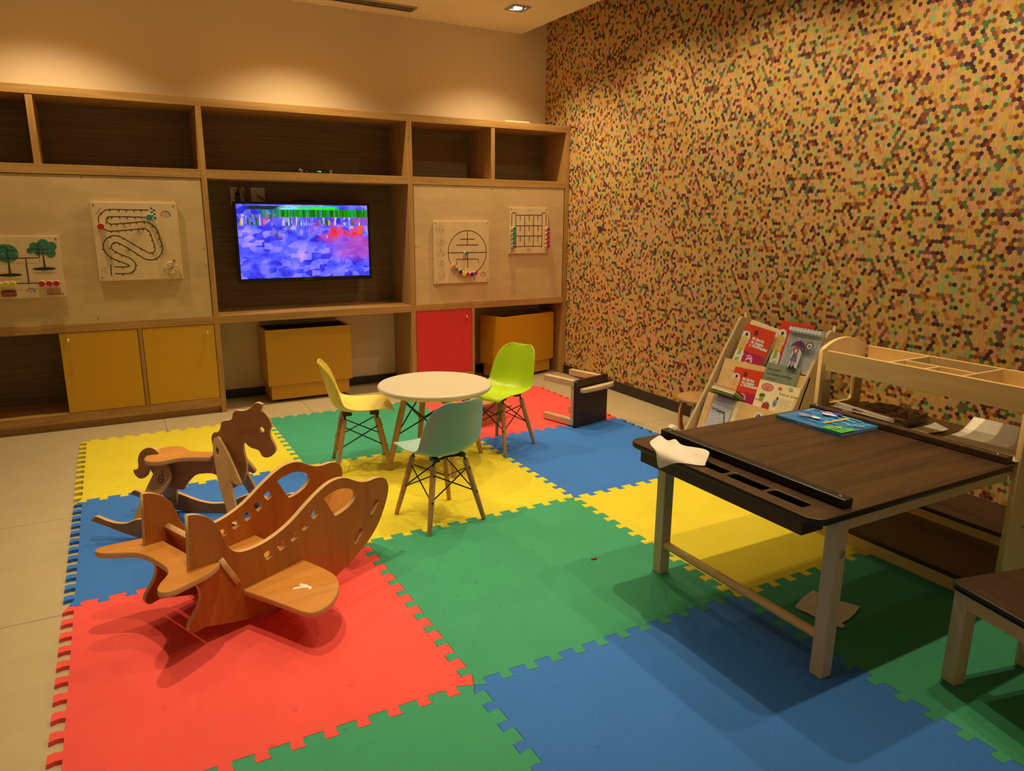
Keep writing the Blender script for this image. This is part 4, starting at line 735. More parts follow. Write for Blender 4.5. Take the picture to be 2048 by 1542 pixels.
seat = [(0.0, -0.2615), (0.22, -0.2615), (0.22, -0.0185), (0.0, -0.0185)]
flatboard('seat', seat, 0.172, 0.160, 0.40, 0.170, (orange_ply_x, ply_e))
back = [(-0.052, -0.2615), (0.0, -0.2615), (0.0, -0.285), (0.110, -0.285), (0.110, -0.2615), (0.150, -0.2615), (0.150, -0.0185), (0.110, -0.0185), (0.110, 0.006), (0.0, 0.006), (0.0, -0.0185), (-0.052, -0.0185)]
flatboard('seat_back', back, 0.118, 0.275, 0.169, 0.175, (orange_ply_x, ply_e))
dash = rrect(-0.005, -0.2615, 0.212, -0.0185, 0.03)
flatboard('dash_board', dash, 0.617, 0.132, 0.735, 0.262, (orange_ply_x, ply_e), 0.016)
# ------------------------------------------------------------------ shell chairs
ZF = 0.0128
def make_shell():
    prof = [(0.168, 0.298, 0.118), (0.160, 0.313, 0.138), (0.140, 0.321, 0.150), (0.10, 0.320, 0.158), (0.05, 0.311, 0.162), (0.0, 0.304, 0.163), (-0.05, 0.302, 0.163), (-0.09, 0.308, 0.162), (-0.12, 0.326, 0.160), (-0.138, 0.356, 0.158), (-0.150, 0.395, 0.155), (-0.161, 0.440, 0.149), (-0.172, 0.485, 0.138), (-0.182, 0.522, 0.122), (-0.189, 0.545, 0.098), (-0.193, 0.556, 0.066)]
    nu = 15; vs = []; fs = []; n = len(prof)
    for i, (x, z, w) in enumerate(prof):
        t = i / (n - 1)
        a = Vector((prof[min(i + 1, n - 1)][0] - prof[max(i - 1, 0)][0], 0, prof[min(i + 1, n - 1)][1] - prof[max(i - 1, 0)][1])).normalized()
        nr = Vector((a.z, 0, -a.x))                      # towards the sitter
        curl = 0.0 if t < 0.05 else (0.030 * min(1, (t - 0.05) / 0.3) + 0.022 * math.sin(math.pi * min(1, max(0, (t - 0.35) / 0.55))))
        if t > 0.8: curl *= max(0.25, 1 - (t - 0.8) * 3.2)
        for k in range(nu):
            u = -1 + 2 * k / (nu - 1)
            p = Vector((x, w * u * (1 - 0.06 * u * u), z)) + nr * curl * abs(u) ** 2.4
            if t > 0.9: p.z += 0.0
            vs.append(p)
    for i in range(n - 1):
        for k in range(nu - 1): fs.append((i * nu + k, i * nu + k + 1, (i + 1) * nu + k + 1, (i + 1) * nu + k))
    me = bpy.data.meshes.new('seat_shell'); me.from_pydata([tuple(v) for v in vs], [], fs); me.update()
    return me
def make_chair(label, loc, rz, m):
    t = thing('shell_chair', label, 'chair', loc, rz, 'small shell chairs around the round table')
    o = link_mesh('seat_shell', make_shell(), m, t, False, True)
    sd = o.modifiers.new('solid', 'SOLIDIFY'); sd.thickness = 0.006; sd.offset = -1
    ss = o.modifiers.new('sub', 'SUBSURF'); ss.levels = 1; ss.render_levels = 2
    for sx, sy in ((1, 1), (1, -1), (-1, 1), (-1, -1)):
        top = Vector((0.082 * sx, 0.078 * sy, 0.268)); bot = Vector((0.136 * sx, 0.136 * sy, 0.0))
        l = MB().tube([top, top.lerp(bot, 0.05), top.lerp(bot, 0.5), bot + Vector((0, 0, 0.003)), bot], [0.0105, 0.0125, 0.0125, 0.0095, 0.0085], 14).build('leg', beech, t, False)
        for f in (0.13, 0.52):
            q = top.lerp(bot, f); d = Vector((sx, sy * 0.15, 0)).normalized()
            MB().tube([q + d * 0.0105, q + d * 0.0145], 0.0045, 10).build('bolt', black_metal, l, False)
    br = MB()
    for sx in (1, -1): br.tube([(0.082 * sx, -0.082, 0.262), (0.078 * sx, -0.070, 0.288), (0.072 * sx, 0, 0.293), (0.078 * sx, 0.070, 0.288), (0.082 * sx, 0.082, 0.262)], 0.0055, 8)
    for sy in (1, -1): br.box(0.045, 0.09, 0.062 * sy - 0.012, 0.062 * sy + 0.012, 0.284, 0.300); br.box(-0.09, -0.045, 0.062 * sy - 0.012, 0.062 * sy + 0.012, 0.284, 0.299)
    br.build('bracket', black_metal, t, False)
    def pt(sx, sy, f): return Vector((0.082 * sx, 0.078 * sy, 0.268)).lerp(Vector((0.136 * sx, 0.136 * sy, 0)), f)
    for a, b in (((1, 1), (1, -1)), ((-1, 1), (-1, -1)), ((1, 1), (-1, 1)), ((1, -1), (-1, -1))):
        w = MB(); w.tube([pt(*a, 0.13), pt(*b, 0.52)], 0.0032, 6); w.tube([pt(*a, 0.52), pt(*b, 0.13)], 0.0032, 6); w.build('wire_brace', black_metal, t, False)
    return t
c1 = make_chair('pale yellow shell chair on wooden legs facing the round table from the left', (1.279, -1.100, ZF), math.radians(-12.4), sh_y)
c2 = dup(c1, 'pale blue shell chair seen from behind, nearest the camera at the round table', (1.371, -1.905, ZF), math.radians(99), 'small shell chairs around the round table', ('seat_shell', sh_b))
c3 = dup(c1, 'lime green shell chair on the right of the round table', (2.070, -1.153, ZF), math.radians(204), 'small shell chairs around the round table', ('seat_shell', sh_g))
# ------------------------------------------------------------------ round table
rt = thing('round_table', 'low round white table on wooden legs between the three shell chairs', 'table', (1.640, -1.237, ZF))
MB().lathe([(0.262, 0.392), (0.278, 0.394), (0.288, 0.401), (0.293, 0.410), (0.293, 0.416), (0.289, 0.4215), (0.281, 0.424)], (0, 0, 0), 72).build('table_top', white_top, rt, False)
LT = []
for a in (183, 2, -94, 88):
    r = math.radians(a); top = Vector((0.165 * math.cos(r), 0.165 * math.sin(r), 0.391)); bot = Vector((0.268 * math.cos(r), 0.268 * math.sin(r), 0)); LT.append((top, bot))
    MB().tube([top, top.lerp(bot, 0.5), bot + Vector((0, 0, 0.003)), bot], [0.016, 0.0165, 0.012, 0.011], 14).build('leg', beech, rt, False)
for i, j in ((0, 2), (2, 1), (1, 3), (3, 0)):
    w = MB(); w.tube([LT[i][0].lerp(LT[i][1], 0.10), LT[j][0].lerp(LT[j][1], 0.55)], 0.004, 6); w.tube([LT[i][0].lerp(LT[i][1], 0.55), LT[j][0].lerp(LT[j][1], 0.10)], 0.004, 6); w.build('wire_brace', black_metal, rt, False)
rg = MB()
for i, j in ((0, 1), (2, 3)): rg.tube([LT[i][0].lerp(LT[i][1], 0.07), LT[j][0].lerp(LT[j][1], 0.07)], 0.006, 8)
rg.build('bracket', black_metal, rt, False)
# ------------------------------------------------------------------ toppled dark stool
SO = Vector((2.626, -1.081, ZF)); SX = Vector((math.cos(math.radians(15)), math.sin(math.radians(15)), 0)); SY = Vector((-SX.y, SX.x, 0))   # SY points away from the camera
SM = frame(SO, SX, SY, (0, 0, 1))
st = thing('toppled_stool', 'dark topped wooden stool lying on its side on the red and blue mats', 'stool', SO)
plate('seat', rrect(0, 0, 0.302, 0.298, 0.022), SM @ frame((0, 0, 0), (1, 0, 0), (0, 0, 1), (0, -1, 0)), 0.02, (darkseat, black_edge), st)
for x in (0.012, 0.252):
    for z, nm in ((0.006, 0), (0.252, 1)):
        MB().box(x, x + 0.038, 0.0202, 0.285, z, z + 0.038, 0, SM).build('leg', maple_x, st, True, 0.002)
ap = MB(); ap.box(0.050, 0.252, 0.0202, 0.058, 0.258, 0.274, 0, SM); ap.build('apron', maple_x, st, True, 0.001)
MB().box(0.016, 0.030, 0.0202, 0.058, 0.044, 0.252, 0, SM).build('apron', maple_z, st, True, 0.001); MB().box(0.272, 0.286, 0.0202, 0.058, 0.044, 0.252, 0, SM).build('apron', maple_z, st, True, 0.001)
MB().box(0.050, 0.252, 0.0202, 0.058, 0.010, 0.026, 0, SM).build('apron', maple_x, st, True, 0.001)
handle = [(0.012, 0.0), (0.012, -0.028), (0.06, -0.037), (0.15, -0.042), (0.25, -0.037), (0.298, -0.028), (0.318, -0.014), (0.298, 0.0)]
plate('handle', [(a, b) for a, b in handle], SM @ frame((0, -0.0203, 0.252), (1, 0, 0), (0, 1, 0), (0, 0, 1)), 0.024, (maple_x, maple_x), st)
# small wooden step stool behind the green chair
ss = thing('wooden_step_stool', 'small reddish wooden step stool behind the green chair legs on the red mat', 'stool', (2.19, -0.76, ZF))
redw = wood('reddish_wood', (0.36, 0.14, 0.06), (0.48, 0.21, 0.09), 'Z', 12, 8, 0.45)
KM = Matrix.Translation((2.12, -0.785, ZF)) @ Matrix.Rotation(math.radians(18), 4, 'Z')
MB().box(0, 0.20, -0.02, 0.15, 0.125, 0.143, 0, KM).build('top', beech, ss, True, 0.002)
for a in (0.004, 0.178): MB().box(a, a + 0.018, -0.012, 0.142, 0, 0.125, 0, KM).build('side_panel', redw, ss, True, 0.001)
MB().box(0.022, 0.178, 0.0, 0.016, 0.0, 0.125, 0, KM).build('front_panel', redw, ss, True, 0.001)
MB().box(0.2005, 0.32, 0.03, 0.06, 0.060, 0.078, 0, KM).build('side_bar', beech, ss, True, 0.001)
# round stool by the wall
rs = thing('round_stool', 'small round topped wooden stool with curved legs at the wall beside the book rack', 'stool', (3.30, -1.43, 0))
MB().lathe([(0.135, 0.190), (0.139, 0.194), (0.139, 0.206), (0.134, 0.210)], (3.315, -1.415, 0), 40).build('seat', horse_leg, rs)
lp = [(0.0, 0.0), (0.028, 0.0), (0.012, 0.05), (0.012, 0.10), (0.032, 0.15), (0.06, 0.19), (0.005, 0.19), (-0.012, 0.14), (-0.018, 0.09), (-0.014, 0.04)]
for sy in (-1.37, -1.475): plate('leg', lp, frame((3.215, sy, 0.0), (1, 0, 0), (0, 0, 1), (0, -1, 0)), 0.016, (horse_ply, ply_e), rs)
for sy in (-1.37, -1.475): plate('leg', [(-a, b) for a, b in lp][::-1], frame((3.405, sy, 0.0), (1, 0, 0), (0, 0, 1), (0, -1, 0)), 0.016, (horse_ply, ply_e), rs)
# ------------------------------------------------------------------ book display rack
BY0, BY1 = -1.60, -2.215
rack = thing('book_rack', 'sloping birch book rack against the hexagon wallpaper, filled with picture books', 'bookcase', (3.25, -1.9, 0))
rside = [(2.985, 0.0), (3.068, 0.128), (3.125, 0.222), (3.193, 0.336), (3.252, 0.443), (3.311, 0.55), (3.359, 0.624), (3.395, 0.690), (3.412, 0.712), (3.432, 0.718), (3.450, 0.708), (3.456, 0.69), (3.456, 0.0)]
for y in (BY0, BY1 + 0.018): 
    o = plate('side_panel', rside, frame((0, y, 0), (1, 0, 0), (0, 0, 1), (0, -1, 0)), 0.018, (maple_z, maple_z), rack, (), 2)
MB().lathe([(0.004, 0), (0.003, 0.0012)], (0, 0, 0), 10, 0, frame((3.33, BY1 - 0.0001, 0.50), (1, 0, 0), (0, 0, 1), (0, -1, 0))).build('screw', groove, rack)
bx('back_board', 3.446, 3.456, BY1 + 0.018, BY0 - 0.018, 0.06, 0.62, birch, rack)
def slat(x0, z0, x1, z1, th, nm):
    d = Vector((x1 - x0, 0, z1 - z0)); L_ = d.length; M = frame((x0, 0, z0), (0, -1, 0), d, Vector((0, -1, 0)).cross(d))
    ya, yb = -(BY0 - 0.018), -(BY1 + 0.018)
    o = MB().box(ya, yb, 0, L_, -th, 0, 0, M).build(nm, maple, rack, True, 0.001); return M
m1 = slat(3.222, 0.31, 3.290, 0.490, 0.012, 'ledge_board'); m2 = slat(3.095, 0.075, 3.176, 0.300, 0.012, 'ledge_board')
bx('shelf', 3.235, 3.446, BY1 + 0.018, BY0 - 0.018, 0.310, 0.322, maple, rack); bx('shelf', 3.11, 3.446, BY1 + 0.018, BY0 - 0.018, 0.064, 0.076, maple, rack); bx('base_board', 2.995, 3.10, BY1 + 0.018, BY0 - 0.018, 0.015, 0.030, maple, rack)
for y in (-1.70, -2.14): MB().lathe([(0.004, 0), (0.003, 0.0012)], (0, 0, 0), 10, 0, frame((3.2675, y, 0.429), (0, -1, 0), (0.35, 0, 1), (-1, 0, 0.35))).build('screw', groove, rack)
stk = MB().lathe([(0.026, 0.0003), (0.026, 0.001)], (0, 0, 0), 26, 0, frame((3.158, -2.01, 0.2498), (0, -1, 0), (0.36, 0, 1), (-1, 0, 0.36))).build('sticker', P(225, 220, 210), rack); stk['label'] = 'round white sticker with a purple ball'
prints('sticker_print', [(ell(0, -0.001, 0.017), P(70, 50, 96)), (ell(-0.004, 0.006, 0.006, 0.004), P(170, 150, 190))], frame((3.158, -2.01, 0.2498), (0, -1, 0), (0.36, 0, 1), (-1, 0, 0.36)) @ Matrix.Translation((0, 0, 0.001)), rack)
# books that stand in the rack: local x along the cover, y up the cover, z out of the cover
MSL = 0.35
def book(name, lb, tl, tr, h, cover, th=0.004, grp='picture books on the sloping rack', out=0.0, w=None):
    tl, tr = Vector(tl), Vector(tr); ax = (tr - tl); w = w or ax.length; ax.normalize()
    nrm = Vector((-1, 0, MSL)).normalized(); ax = (ax - nrm * ax.dot(nrm)).normalized(); up = nrm.cross(ax)
    o = tl - up * h + nrm * out; M = frame(o, ax, up, nrm)
    t = thing(name, lb, 'book', o, 0, grp)
    MB().box(0, w, 0, h, -0.0008, 0.0, 0, M).build('front_cover', cover, t); MB().box(0.001, w - 0.001, 0.001, h - 0.001, -th + 0.0008, -0.0008, 0, M).build('pages', page, t); MB().box(0, w, 0, h, -th, -th + 0.0008, 0, M).build('back_cover', cover, t)
    return t, M, w
OR = P(214, 66, 28); MG = P(176, 20, 70); WH = P(226, 214, 186); SKIN = P(226, 170, 120); HAIR = P(226, 178, 74); GREEN_ = P(166, 168, 40); DK = P(46, 32, 34)
def redcover(M, w, h, t, txt=True, fig=True):
    it = [(rect(0.001, 0.001, w - 0.001, h * 0.36), MG)]
    if fig:
        fx = w * 0.135
        it += [(ell(fx, h * 0.735, w * 0.155, h * 0.10), WH), (rect(0.0015, h * 0.62, fx + w * 0.155, h * 0.735), WH)] if False else []
        it += [(ell(fx - 0.004, h * 0.66, w * 0.17, h * 0.165) if False else [(0.0, h * 0.50), (0.0, h * 0.80), (fx, h * 0.83), (fx + w * 0.10, h * 0.80), (fx + w * 0.15, h * 0.70), (fx + w * 0.15, h * 0.52), (fx + w * 0.08, h * 0.46)], WH)]
        it += [([(0.002, 0.002), (0.002, h * 0.28), (w * 0.06, h * 0.45), (w * 0.20, h * 0.45), (w * 0.30, h * 0.28), (w * 0.31, 0.002)], WH), (ell(fx, h * 0.58, w * 0.135, h * 0.135), HAIR), (rect(fx - w * 0.13, h * 0.36, fx + w * 0.13, h * 0.58), HAIR), (ell(fx + 0.001, h * 0.55, w * 0.085, h * 0.085), SKIN), ([(fx - w * 0.05, 0.002), (fx - w * 0.04, h * 0.40), (fx + w * 0.06, h * 0.40), (fx + w * 0.08, 0.002)], GREEN_), ([(0.004, h * 0.18), (fx + w * 0.09, h * 0.24), (fx + w * 0.10, h * 0.19), (0.006, h * 0.10)], WH)]
        it += [(ell(fx - w * 0.03, h * 0.565, 0.004, 0.0016), P(150, 96, 60)), (ell(fx + w * 0.04, h * 0.565, 0.004, 0.0016), P(150, 96, 60)), (arc(fx, h * 0.52, w * 0.03, 0.0016, 200, 340, 8), P(170, 60, 50)), (ell(fx + 0.002, h * 0.745, w * 0.043), DK)]
    it += [(ell(w * 0.42, h * 0.845, w * 0.062), DK), (rect(w * 0.385, h * 0.835, w * 0.455, h * 0.855), P(150, 90, 70))]
    it += [(arc(w * 0.53, h * 0.18, w * 0.11, w * 0.06, -30, 150, 12), P(226, 130, 140)), (arc(w * 0.56, h * 0.13, w * 0.10, w * 0.05, 10, 170, 12), P(232, 190, 170)), (ell(w * 0.50, h * 0.075, w * 0.085, h * 0.05), P(206, 160, 130))]
    prints('cover_print', it, M, t)
    if txt:
        for k, s in enumerate(('Mi librito', 'de juegos', 'y Actividades')): text('cover_title', s, w * 0.115, M @ T(w * 0.37, h * (0.665 - 0.082 * k), 0.0014), P(240, 226, 200), t, 'LEFT', w * 0.004)
red_m = plain('red_orange_cover', lin((212, 62, 26)), 0.45)
t, M, w = book('picture_book', 'cream notebook half hidden behind the upper red activity book', (3.394, -1.6923, 0.7157), (3.3843, -1.9025, 0.6879), 0.26, paper2, 0.006, out=-0.004)
prints('cover_print', [(ribbon(ell(0.06 + 0.03 * k, 0.235, 0.012, 0.008, 12), 0.001, True), P(150, 130, 90)) for k in range(5)], M, t)
t, M, w = book('picture_book', 'red activity book standing upper left in the rack', (3.3715, -1.6869, 0.6942), (3.3636, -1.8987, 0.6717), 0.232, red_m, 0.004, out=0.003); redcover(M, w, 0.232, t)
t, M, w = book('picture_book', 'red activity book half hidden behind the grey umbrella book', (3.4015, -1.8977, 0.7373), (3.4011, -2.1087, 0.736), 0.27, red_m, 0.004, out=-0.004); redcover(M, w, 0.27, t, False)
t, M, w = book('picture_book', 'grey drawn book with a purple umbrella girl, upper right in the rack', (3.3795, -1.9886, 0.717), (3.379, -2.1955, 0.7156), 0.236, P(176, 170, 152), 0.010, out=0.004)
h = 0.236; it = []; rr = random.Random(11)
for k in range(150):
    x, y = rr.uniform(0.004, w - 0.006), rr.uniform(0.03, h * 0.84); l = rr.uniform(0.01, 0.03); it.append((ribbon([(x, y), (x + rr.uniform(-0.002, 0.002), min(y + l, h * 0.86))], 0.0008), P(112, 106, 96)))
it.append((rect(0.003, h * 0.90, w - 0.003, h - 0.003), P(214, 206, 184)))
for k in range(9): it.append((arc(0.012 + 0.0225 * k, h * 0.905, 0.0125, 0.0016, 180, 360, 10), DK)); it.append((arc(0.012 + 0.0225 * k, h * 0.955, 0.0125, 0.0016, 0, 180, 10), DK))
it += [([(0.072, 0.02), (0.072, h * 0.45), (0.10, h * 0.56), (0.13, h * 0.45), (0.13, 0.02)], P(200, 192, 172))]
PU = P(104, 46, 84)
it += [([(0.050, h * 0.53), (0.062, h * 0.63), (0.085, h * 0.69), (0.105, h * 0.70), (0.128, h * 0.66), (0.143, h * 0.57), (0.147, h * 0.48), (0.130, h * 0.535), (0.112, h * 0.56), (0.095, h * 0.545), (0.078, h * 0.575), (0.064, h * 0.545)], PU)]
for q in ((0.066, 0.56), (0.086, 0.58), (0.108, 0.575), (0.128, 0.55)): it.append((ribbon([(0.100, h * 0.70), (q[0], h * q[1])], 0.001), DK))
it += [(ell(0.092, h * 0.475, 0.017, 0.021), P(150, 58, 44)), (ell(0.092, h * 0.465, 0.010, 0.012), SKIN), (ribbon([(0.105, h * 0.70), (0.106, h * 0.36)], 0.0013), DK),
       ([(0.078, h * 0.30), (0.082, h * 0.40), (0.106, h * 0.40), (0.112, h * 0.30)], P(104, 92, 106)), ([(0.073, h * 0.225), (0.078, h * 0.30), (0.112, h * 0.30), (0.117, h * 0.225)], P(112, 100, 116)),
       (rect(0.084, h * 0.12, 0.092, h * 0.225), P(206, 150, 130)), (rect(0.100, h * 0.12, 0.108, h * 0.225), P(206, 150, 130))]
for k in range(3):
    for a in (0.084, 0.100): it.append((rect(a, h * (0.14 + 0.03 * k), a + 0.008, h * (0.153 + 0.03 * k)), P(110, 40, 44)))
it += [([(0.078, h * 0.045), (0.083, h * 0.13), (0.093, h * 0.13), (0.094, h * 0.045)], P(26, 20, 18)), ([(0.098, h * 0.045), (0.099, h * 0.13), (0.109, h * 0.13), (0.120, h * 0.075), (0.132, h * 0.045)], P(26, 20, 18)), (rect(0.072, h * 0.012, 0.138, h * 0.045), P(70, 74, 30)),
       (ell(0.164, h * 0.62, 0.023), P(78, 50, 56)), (ell(0.164, h * 0.62, 0.0155), P(206, 196, 170)), (ell(0.164, h * 0.615, 0.008), P(120, 104, 70))]
for a in range(0, 360, 30): it.append((ell(0.164 + 0.0192 * math.cos(math.radians(a)), h * 0.62 + 0.0192 * math.sin(math.radians(a)), 0.0018, n=8), P(200, 180, 160)))
prints('cover_print', it, M, t)
text('cover_title', 'Violeta', 0.019, M @ T(0.012, h * 0.80, 0.022), P(70, 58, 52), t); text('author_name', 'Susana Olaondo', 0.010, M @ T(0.013, h * 0.73, 0.022), P(84, 72, 64), t)
t, M, w = book('picture_book', 'red activity book in the middle row left of the grey blue book', (3.2688, -1.72, 0.4595), (3.2707, -1.9225, 0.4649), 0.20, red_m, 0.004); redcover(M, w, 0.20, t)
t, M, w = book('picture_book', 'grey blue picture book with dark lettering in the middle row', (3.2898, -1.9235, 0.5193), (3.2912, -2.1377, 0.5234), 0.225, plain('grey_blue_cover', lin((128, 144, 128)), 0.5, vary=0.25, scale=26), 0.006)
for k, s in enumerate(('Los patos', 'no tienen ombligo')): text('cover_title', s, 0.0225, M @ T(0.017, 0.225 - 0.038 - 0.026 * k, 0.0008), P(40, 42, 36), t)
text('author_name', 'Susana Olaondo', 0.0115, M @ T(0.017, 0.225 - 0.086, 0.0008), P(52, 52, 46), t)
prints('cover_print', [(ell(0.150, 0.225 - 0.122, 0.028, 0.018, 20, 0, 180), P(84, 62, 50))], M, t)
t, M, w = book('open_picture_book', 'open cream picture book with a red train, lowest right in the rack', (3.241, -1.9321, 0.4313), (3.2423, -2.2008, 0.4353), 0.165, paper2, 0.006, out=0.003, w=0.262)
h = 0.165
it = [(ribbon([(w * 0.47, 0.002), (w * 0.47, h - 0.002)], 0.0012), P(200, 172, 110)), (ell(w * 0.23, h * 0.80, 0.040, 0.022), P(214, 92, 78)), (ell(w * 0.23, h * 0.80, 0.033, 0.016), P(226, 134, 110)),
      ([(w * 0.09, h * 0.50), (w * 0.12, h * 0.57), (w * 0.22, h * 0.57), (w * 0.24, h * 0.48), (w * 0.10, h * 0.46)], P(70, 92, 30)), (rect(w * 0.11, h * 0.33, w * 0.15, h * 0.46), P(196, 130, 60)), (rect(w * 0.155, h * 0.34, w * 0.22, h * 0.46), P(140, 150, 50)), (ribbon([(w * 0.0, h * 0.36), (w * 0.12, h * 0.33), (w * 0.24, h * 0.30)], 0.003), P(190, 110, 70)),
      ([(w * 0.22, h * 0.07), (w * 0.24, h * 0.27), (w * 0.31, h * 0.31), (w * 0.41, h * 0.27), (w * 0.42, h * 0.07)], P(176, 58, 34)), ([(w * 0.26, h * 0.27), (w * 0.30, h * 0.335), (w * 0.37, h * 0.335), (w * 0.40, h * 0.27)], P(120, 96, 96))]
for k in range(5): it.append((ell(w * (0.235 + 0.044 * k), h * 0.06, 0.0045, n=10), P(70, 30, 20))); it.append((ribbon([(w * (0.245 + 0.04 * k), h * 0.09), (w * (0.25 + 0.04 * k), h * 0.26)], 0.0012), P(120, 36, 22)))
it += [(ell(w * 0.52, h * 0.36, 0.010, 0.018), P(86, 116, 146)), (ell(w * 0.535, h * 0.44, 0.009, 0.011), P(130, 150, 160)), ([(w * 0.52, h * 0.50), (w * 0.55, h * 0.60), (w * 0.58, h * 0.50)], P(36, 26, 30)), (ell(w * 0.545, h * 0.85, 0.012, 0.007), P(206, 76, 50)), (ell(w * 0.79, h * 0.90, 0.014, 0.009), P(170, 180, 120)), (ell(w * 0.82, h * 0.05, 0.016, 0.007), P(226, 160, 60)), (ell(w * 0.70, h * 0.05, 0.012, 0.008), P(190, 190, 140))]
for k in range(9): it.append((rect(w * 0.60, h * (0.53 - 0.05 * k), w * (0.92 - 0.03 * (k % 3)), h * (0.53 - 0.05 * k) + 0.0011), P(140, 104, 60)))
prints('page_print', it, M, t)
text('round_label', 'Tren de', 0.010, M @ T(w * 0.23, h * 0.805, 0.0024), P(190, 70, 60), t, 'CENTER'); text('round_label', 'Letras', 0.010, M @ T(w * 0.23, h * 0.74, 0.0024), P(190, 70, 60), t, 'CENTER')
for k, (s, c) in enumerate(zip('Sueno de colores', [(190, 70, 40), (206, 150, 40), (110, 120, 50), (170, 60, 60)] * 4)):
    if s != ' ': text('page_heading', s, 0.018, M @ T(w * 0.56 + 0.0073 * k, h * 0.66 + 0.0015 * math.sin(k * 1.7), 0.0024), P(*c), t)
t, M, w = book('picture_book', 'plain cream paperback tucked behind the white crab book', (3.177, -1.668, 0.2943), (3.1765, -1.8641, 0.2929), 0.235, paper2, 0.005, out=0.004)
prints('cover_print', [(rect(0, 0, 0.012, 0.235), P(206, 128, 60))], M, t)
t, M, w = book('picture_book', 'white book with sketched lines and a crab, at the front lower left', (3.1713, -1.6874, 0.298), (3.1692, -1.8372, 0.292), 0.235, P(196, 186, 164), 0.005, out=0.007)
h = 0.235; it = [(rect(0, h - 0.05, w, h), P(166, 156, 140))]
for k in range(7): it.append((ribbon([(0.006 + 0.004 * k, h * (0.80 - 0.075 * k)), (0.05 + 0.01 * k, h * (0.90 - 0.075 * k))], 0.0009), P(140, 130, 116)))
it += [([(0.052, h * 0.02), (0.045, h * 0.06), (0.055, h * 0.16), (0.045, h * 0.20), (0.062, h * 0.225), (0.085, h * 0.16), (0.09, h * 0.06), (0.075, h * 0.03)], P(196, 136, 96)), (ell(0.040, h * 0.045, 0.022, 0.010), P(120, 124, 104)), ([(0.105, h * 0.62), (0.115, h * 0.64), (0.125, h * 0.52), (0.138, h * 0.40), (0.145, h * 0.25), (0.135, h * 0.12), (0.125, h * 0.25), (0.122, h * 0.42)], P(120, 96, 96)), (rect(0.007, h * 0.595, 0.085, h * 0.60), P(90, 82, 74))]
prints('cover_print', it, M, t)
text('cover_title', 'Cri Cangrejo', 0.0195, M @ T(0.008, h * 0.645, 0.0028), P(34, 28, 26), t, 'LEFT', 0.0006)
# stack of thin books lying tilted in the rack
cols = [((96, 150, 40), 'green'), ((212, 170, 70), 'ochre'), ((186, 40, 80), 'pink'), ((120, 160, 50), 'leaf green'), ((206, 90, 60), 'coral')]
SKM = frame((3.115, -1.690, 0.338), (0.83, 0, -0.555), (0, -1, 0.0), (0.555, 0, 0.83)) @ Matrix.Rotation(math.radians(-4), 4, 'Z')
zz = 0.0; nms = ['thin book with a brown cover at the bottom of the tilted stack', 'thin book with a bright green spine, second from the bottom of the tilted stack', 'thin pale book in the middle of the tilted stack', 'thin pink edged book, second from the top of the tilted stack', 'thin coral book on top of the tilted stack']
for k, (cc, nm, th, dx) in enumerate(zip([(96, 70, 50), (92, 160, 40), (212, 186, 100), (190, 40, 90), (210, 110, 80)], nms, (0.010, 0.014, 0.007, 0.007, 0.006), (0.012, 0.0, 0.003, 0.004, 0.002))):
    t = thing('thin_book', nm, 'book', SKM @ Vector((dx, 0, zz)), 0, 'tilted stack of thin books in the rack')
    m_ = P(*cc)
    MB().box(dx, dx + 0.105, 0.0 + dx, 0.165 - dx * 0.5, zz + 0.0002, zz + 0.0014, 0, SKM).build('back_cover', m_, t); MB().box(dx + 0.001, dx + 0.103, 0.002 + dx, 0.163 - dx * 0.5, zz + 0.0014, zz + th - 0.0014, 0, SKM).build('pages', page, t); MB().box(dx, dx + 0.105, 0.0 + dx, 0.165 - dx * 0.5, zz + th - 0.0014, zz + th - 0.0002, 0, SKM).build('front_cover', m_, t)
    MB().box(dx, dx + 0.105, 0.163 - dx * 0.5, 0.1656 - dx * 0.5, zz + 0.0014, zz + th - 0.0014, 0, SKM).build('spine', m_, t)
    zz += th
# ------------------------------------------------------------------ craft table with storage hutch
ct = thing('craft_table', 'large dark topped craft table with pale legs and a maple storage hutch', 'table', (2.2, -3.09, ZF))
TZ = 0.530
AX = frame((0, 0, TZ), (1, 0, 0), (0, 1, 0), (0, 0, 1))
slot_h = [rrect(1.785, -3.388, 1.822, -3.268, 0.004, 2), rrect(1.785, -3.250, 1.822, -3.116, 0.004, 2), rrect(1.785, -3.098, 1.822, -2.965, 0.004, 2), rrect(1.785, -2.945, 1.822, -2.815, 0.004, 2)]
top = plate('table_top', rrect(1.738, -3.474, 2.688, -2.698, 0.045, 6), AX, 0.020, (darkwood, black_edge), ct, slot_h, 1, 0.004)
tr_ = MB(); tr_.box(1.762, 1.770, -3.412, -2.745, 0.462, 0.5098); tr_.box(1.840, 1.848, -3.412, -2.745, 0.462, 0.5098); tr_.box(1.770, 1.840, -3.412, -3.404, 0.462, 0.5098); tr_.box(1.770, 1.840, -2.753, -2.745, 0.462, 0.5098); tr_.box(1.770, 1.840, -3.404, -2.753, 0.462, 0.470)
for y in (-3.259, -3.107, -2.955): tr_.box(1.770, 1.840, y - 0.004, y + 0.004, 0.470, 0.5098)
tr_.build('pencil_tray', darkseat, ct, True, 0.001)
fb = bx('front_bar', 1.868, 1.905, -3.452, -2.718, TZ + 0.0002, TZ + 0.026, black_edge, ct, 0.004)
rb_ = bx('rear_bar', 2.632, 2.668, -3.462, -2.722, TZ + 0.0002, TZ + 0.024, darkwood, ct, 0.004)
for p_, x in ((fb, 1.8865), (rb_, 2.650)):
    for y in (-3.425, -2.745): MB().lathe([(0.005, 0), (0.004, 0.0012)], (x, y, TZ + (0.026 if p_ is fb else 0.024)), 12).build('screw', steel, p_)
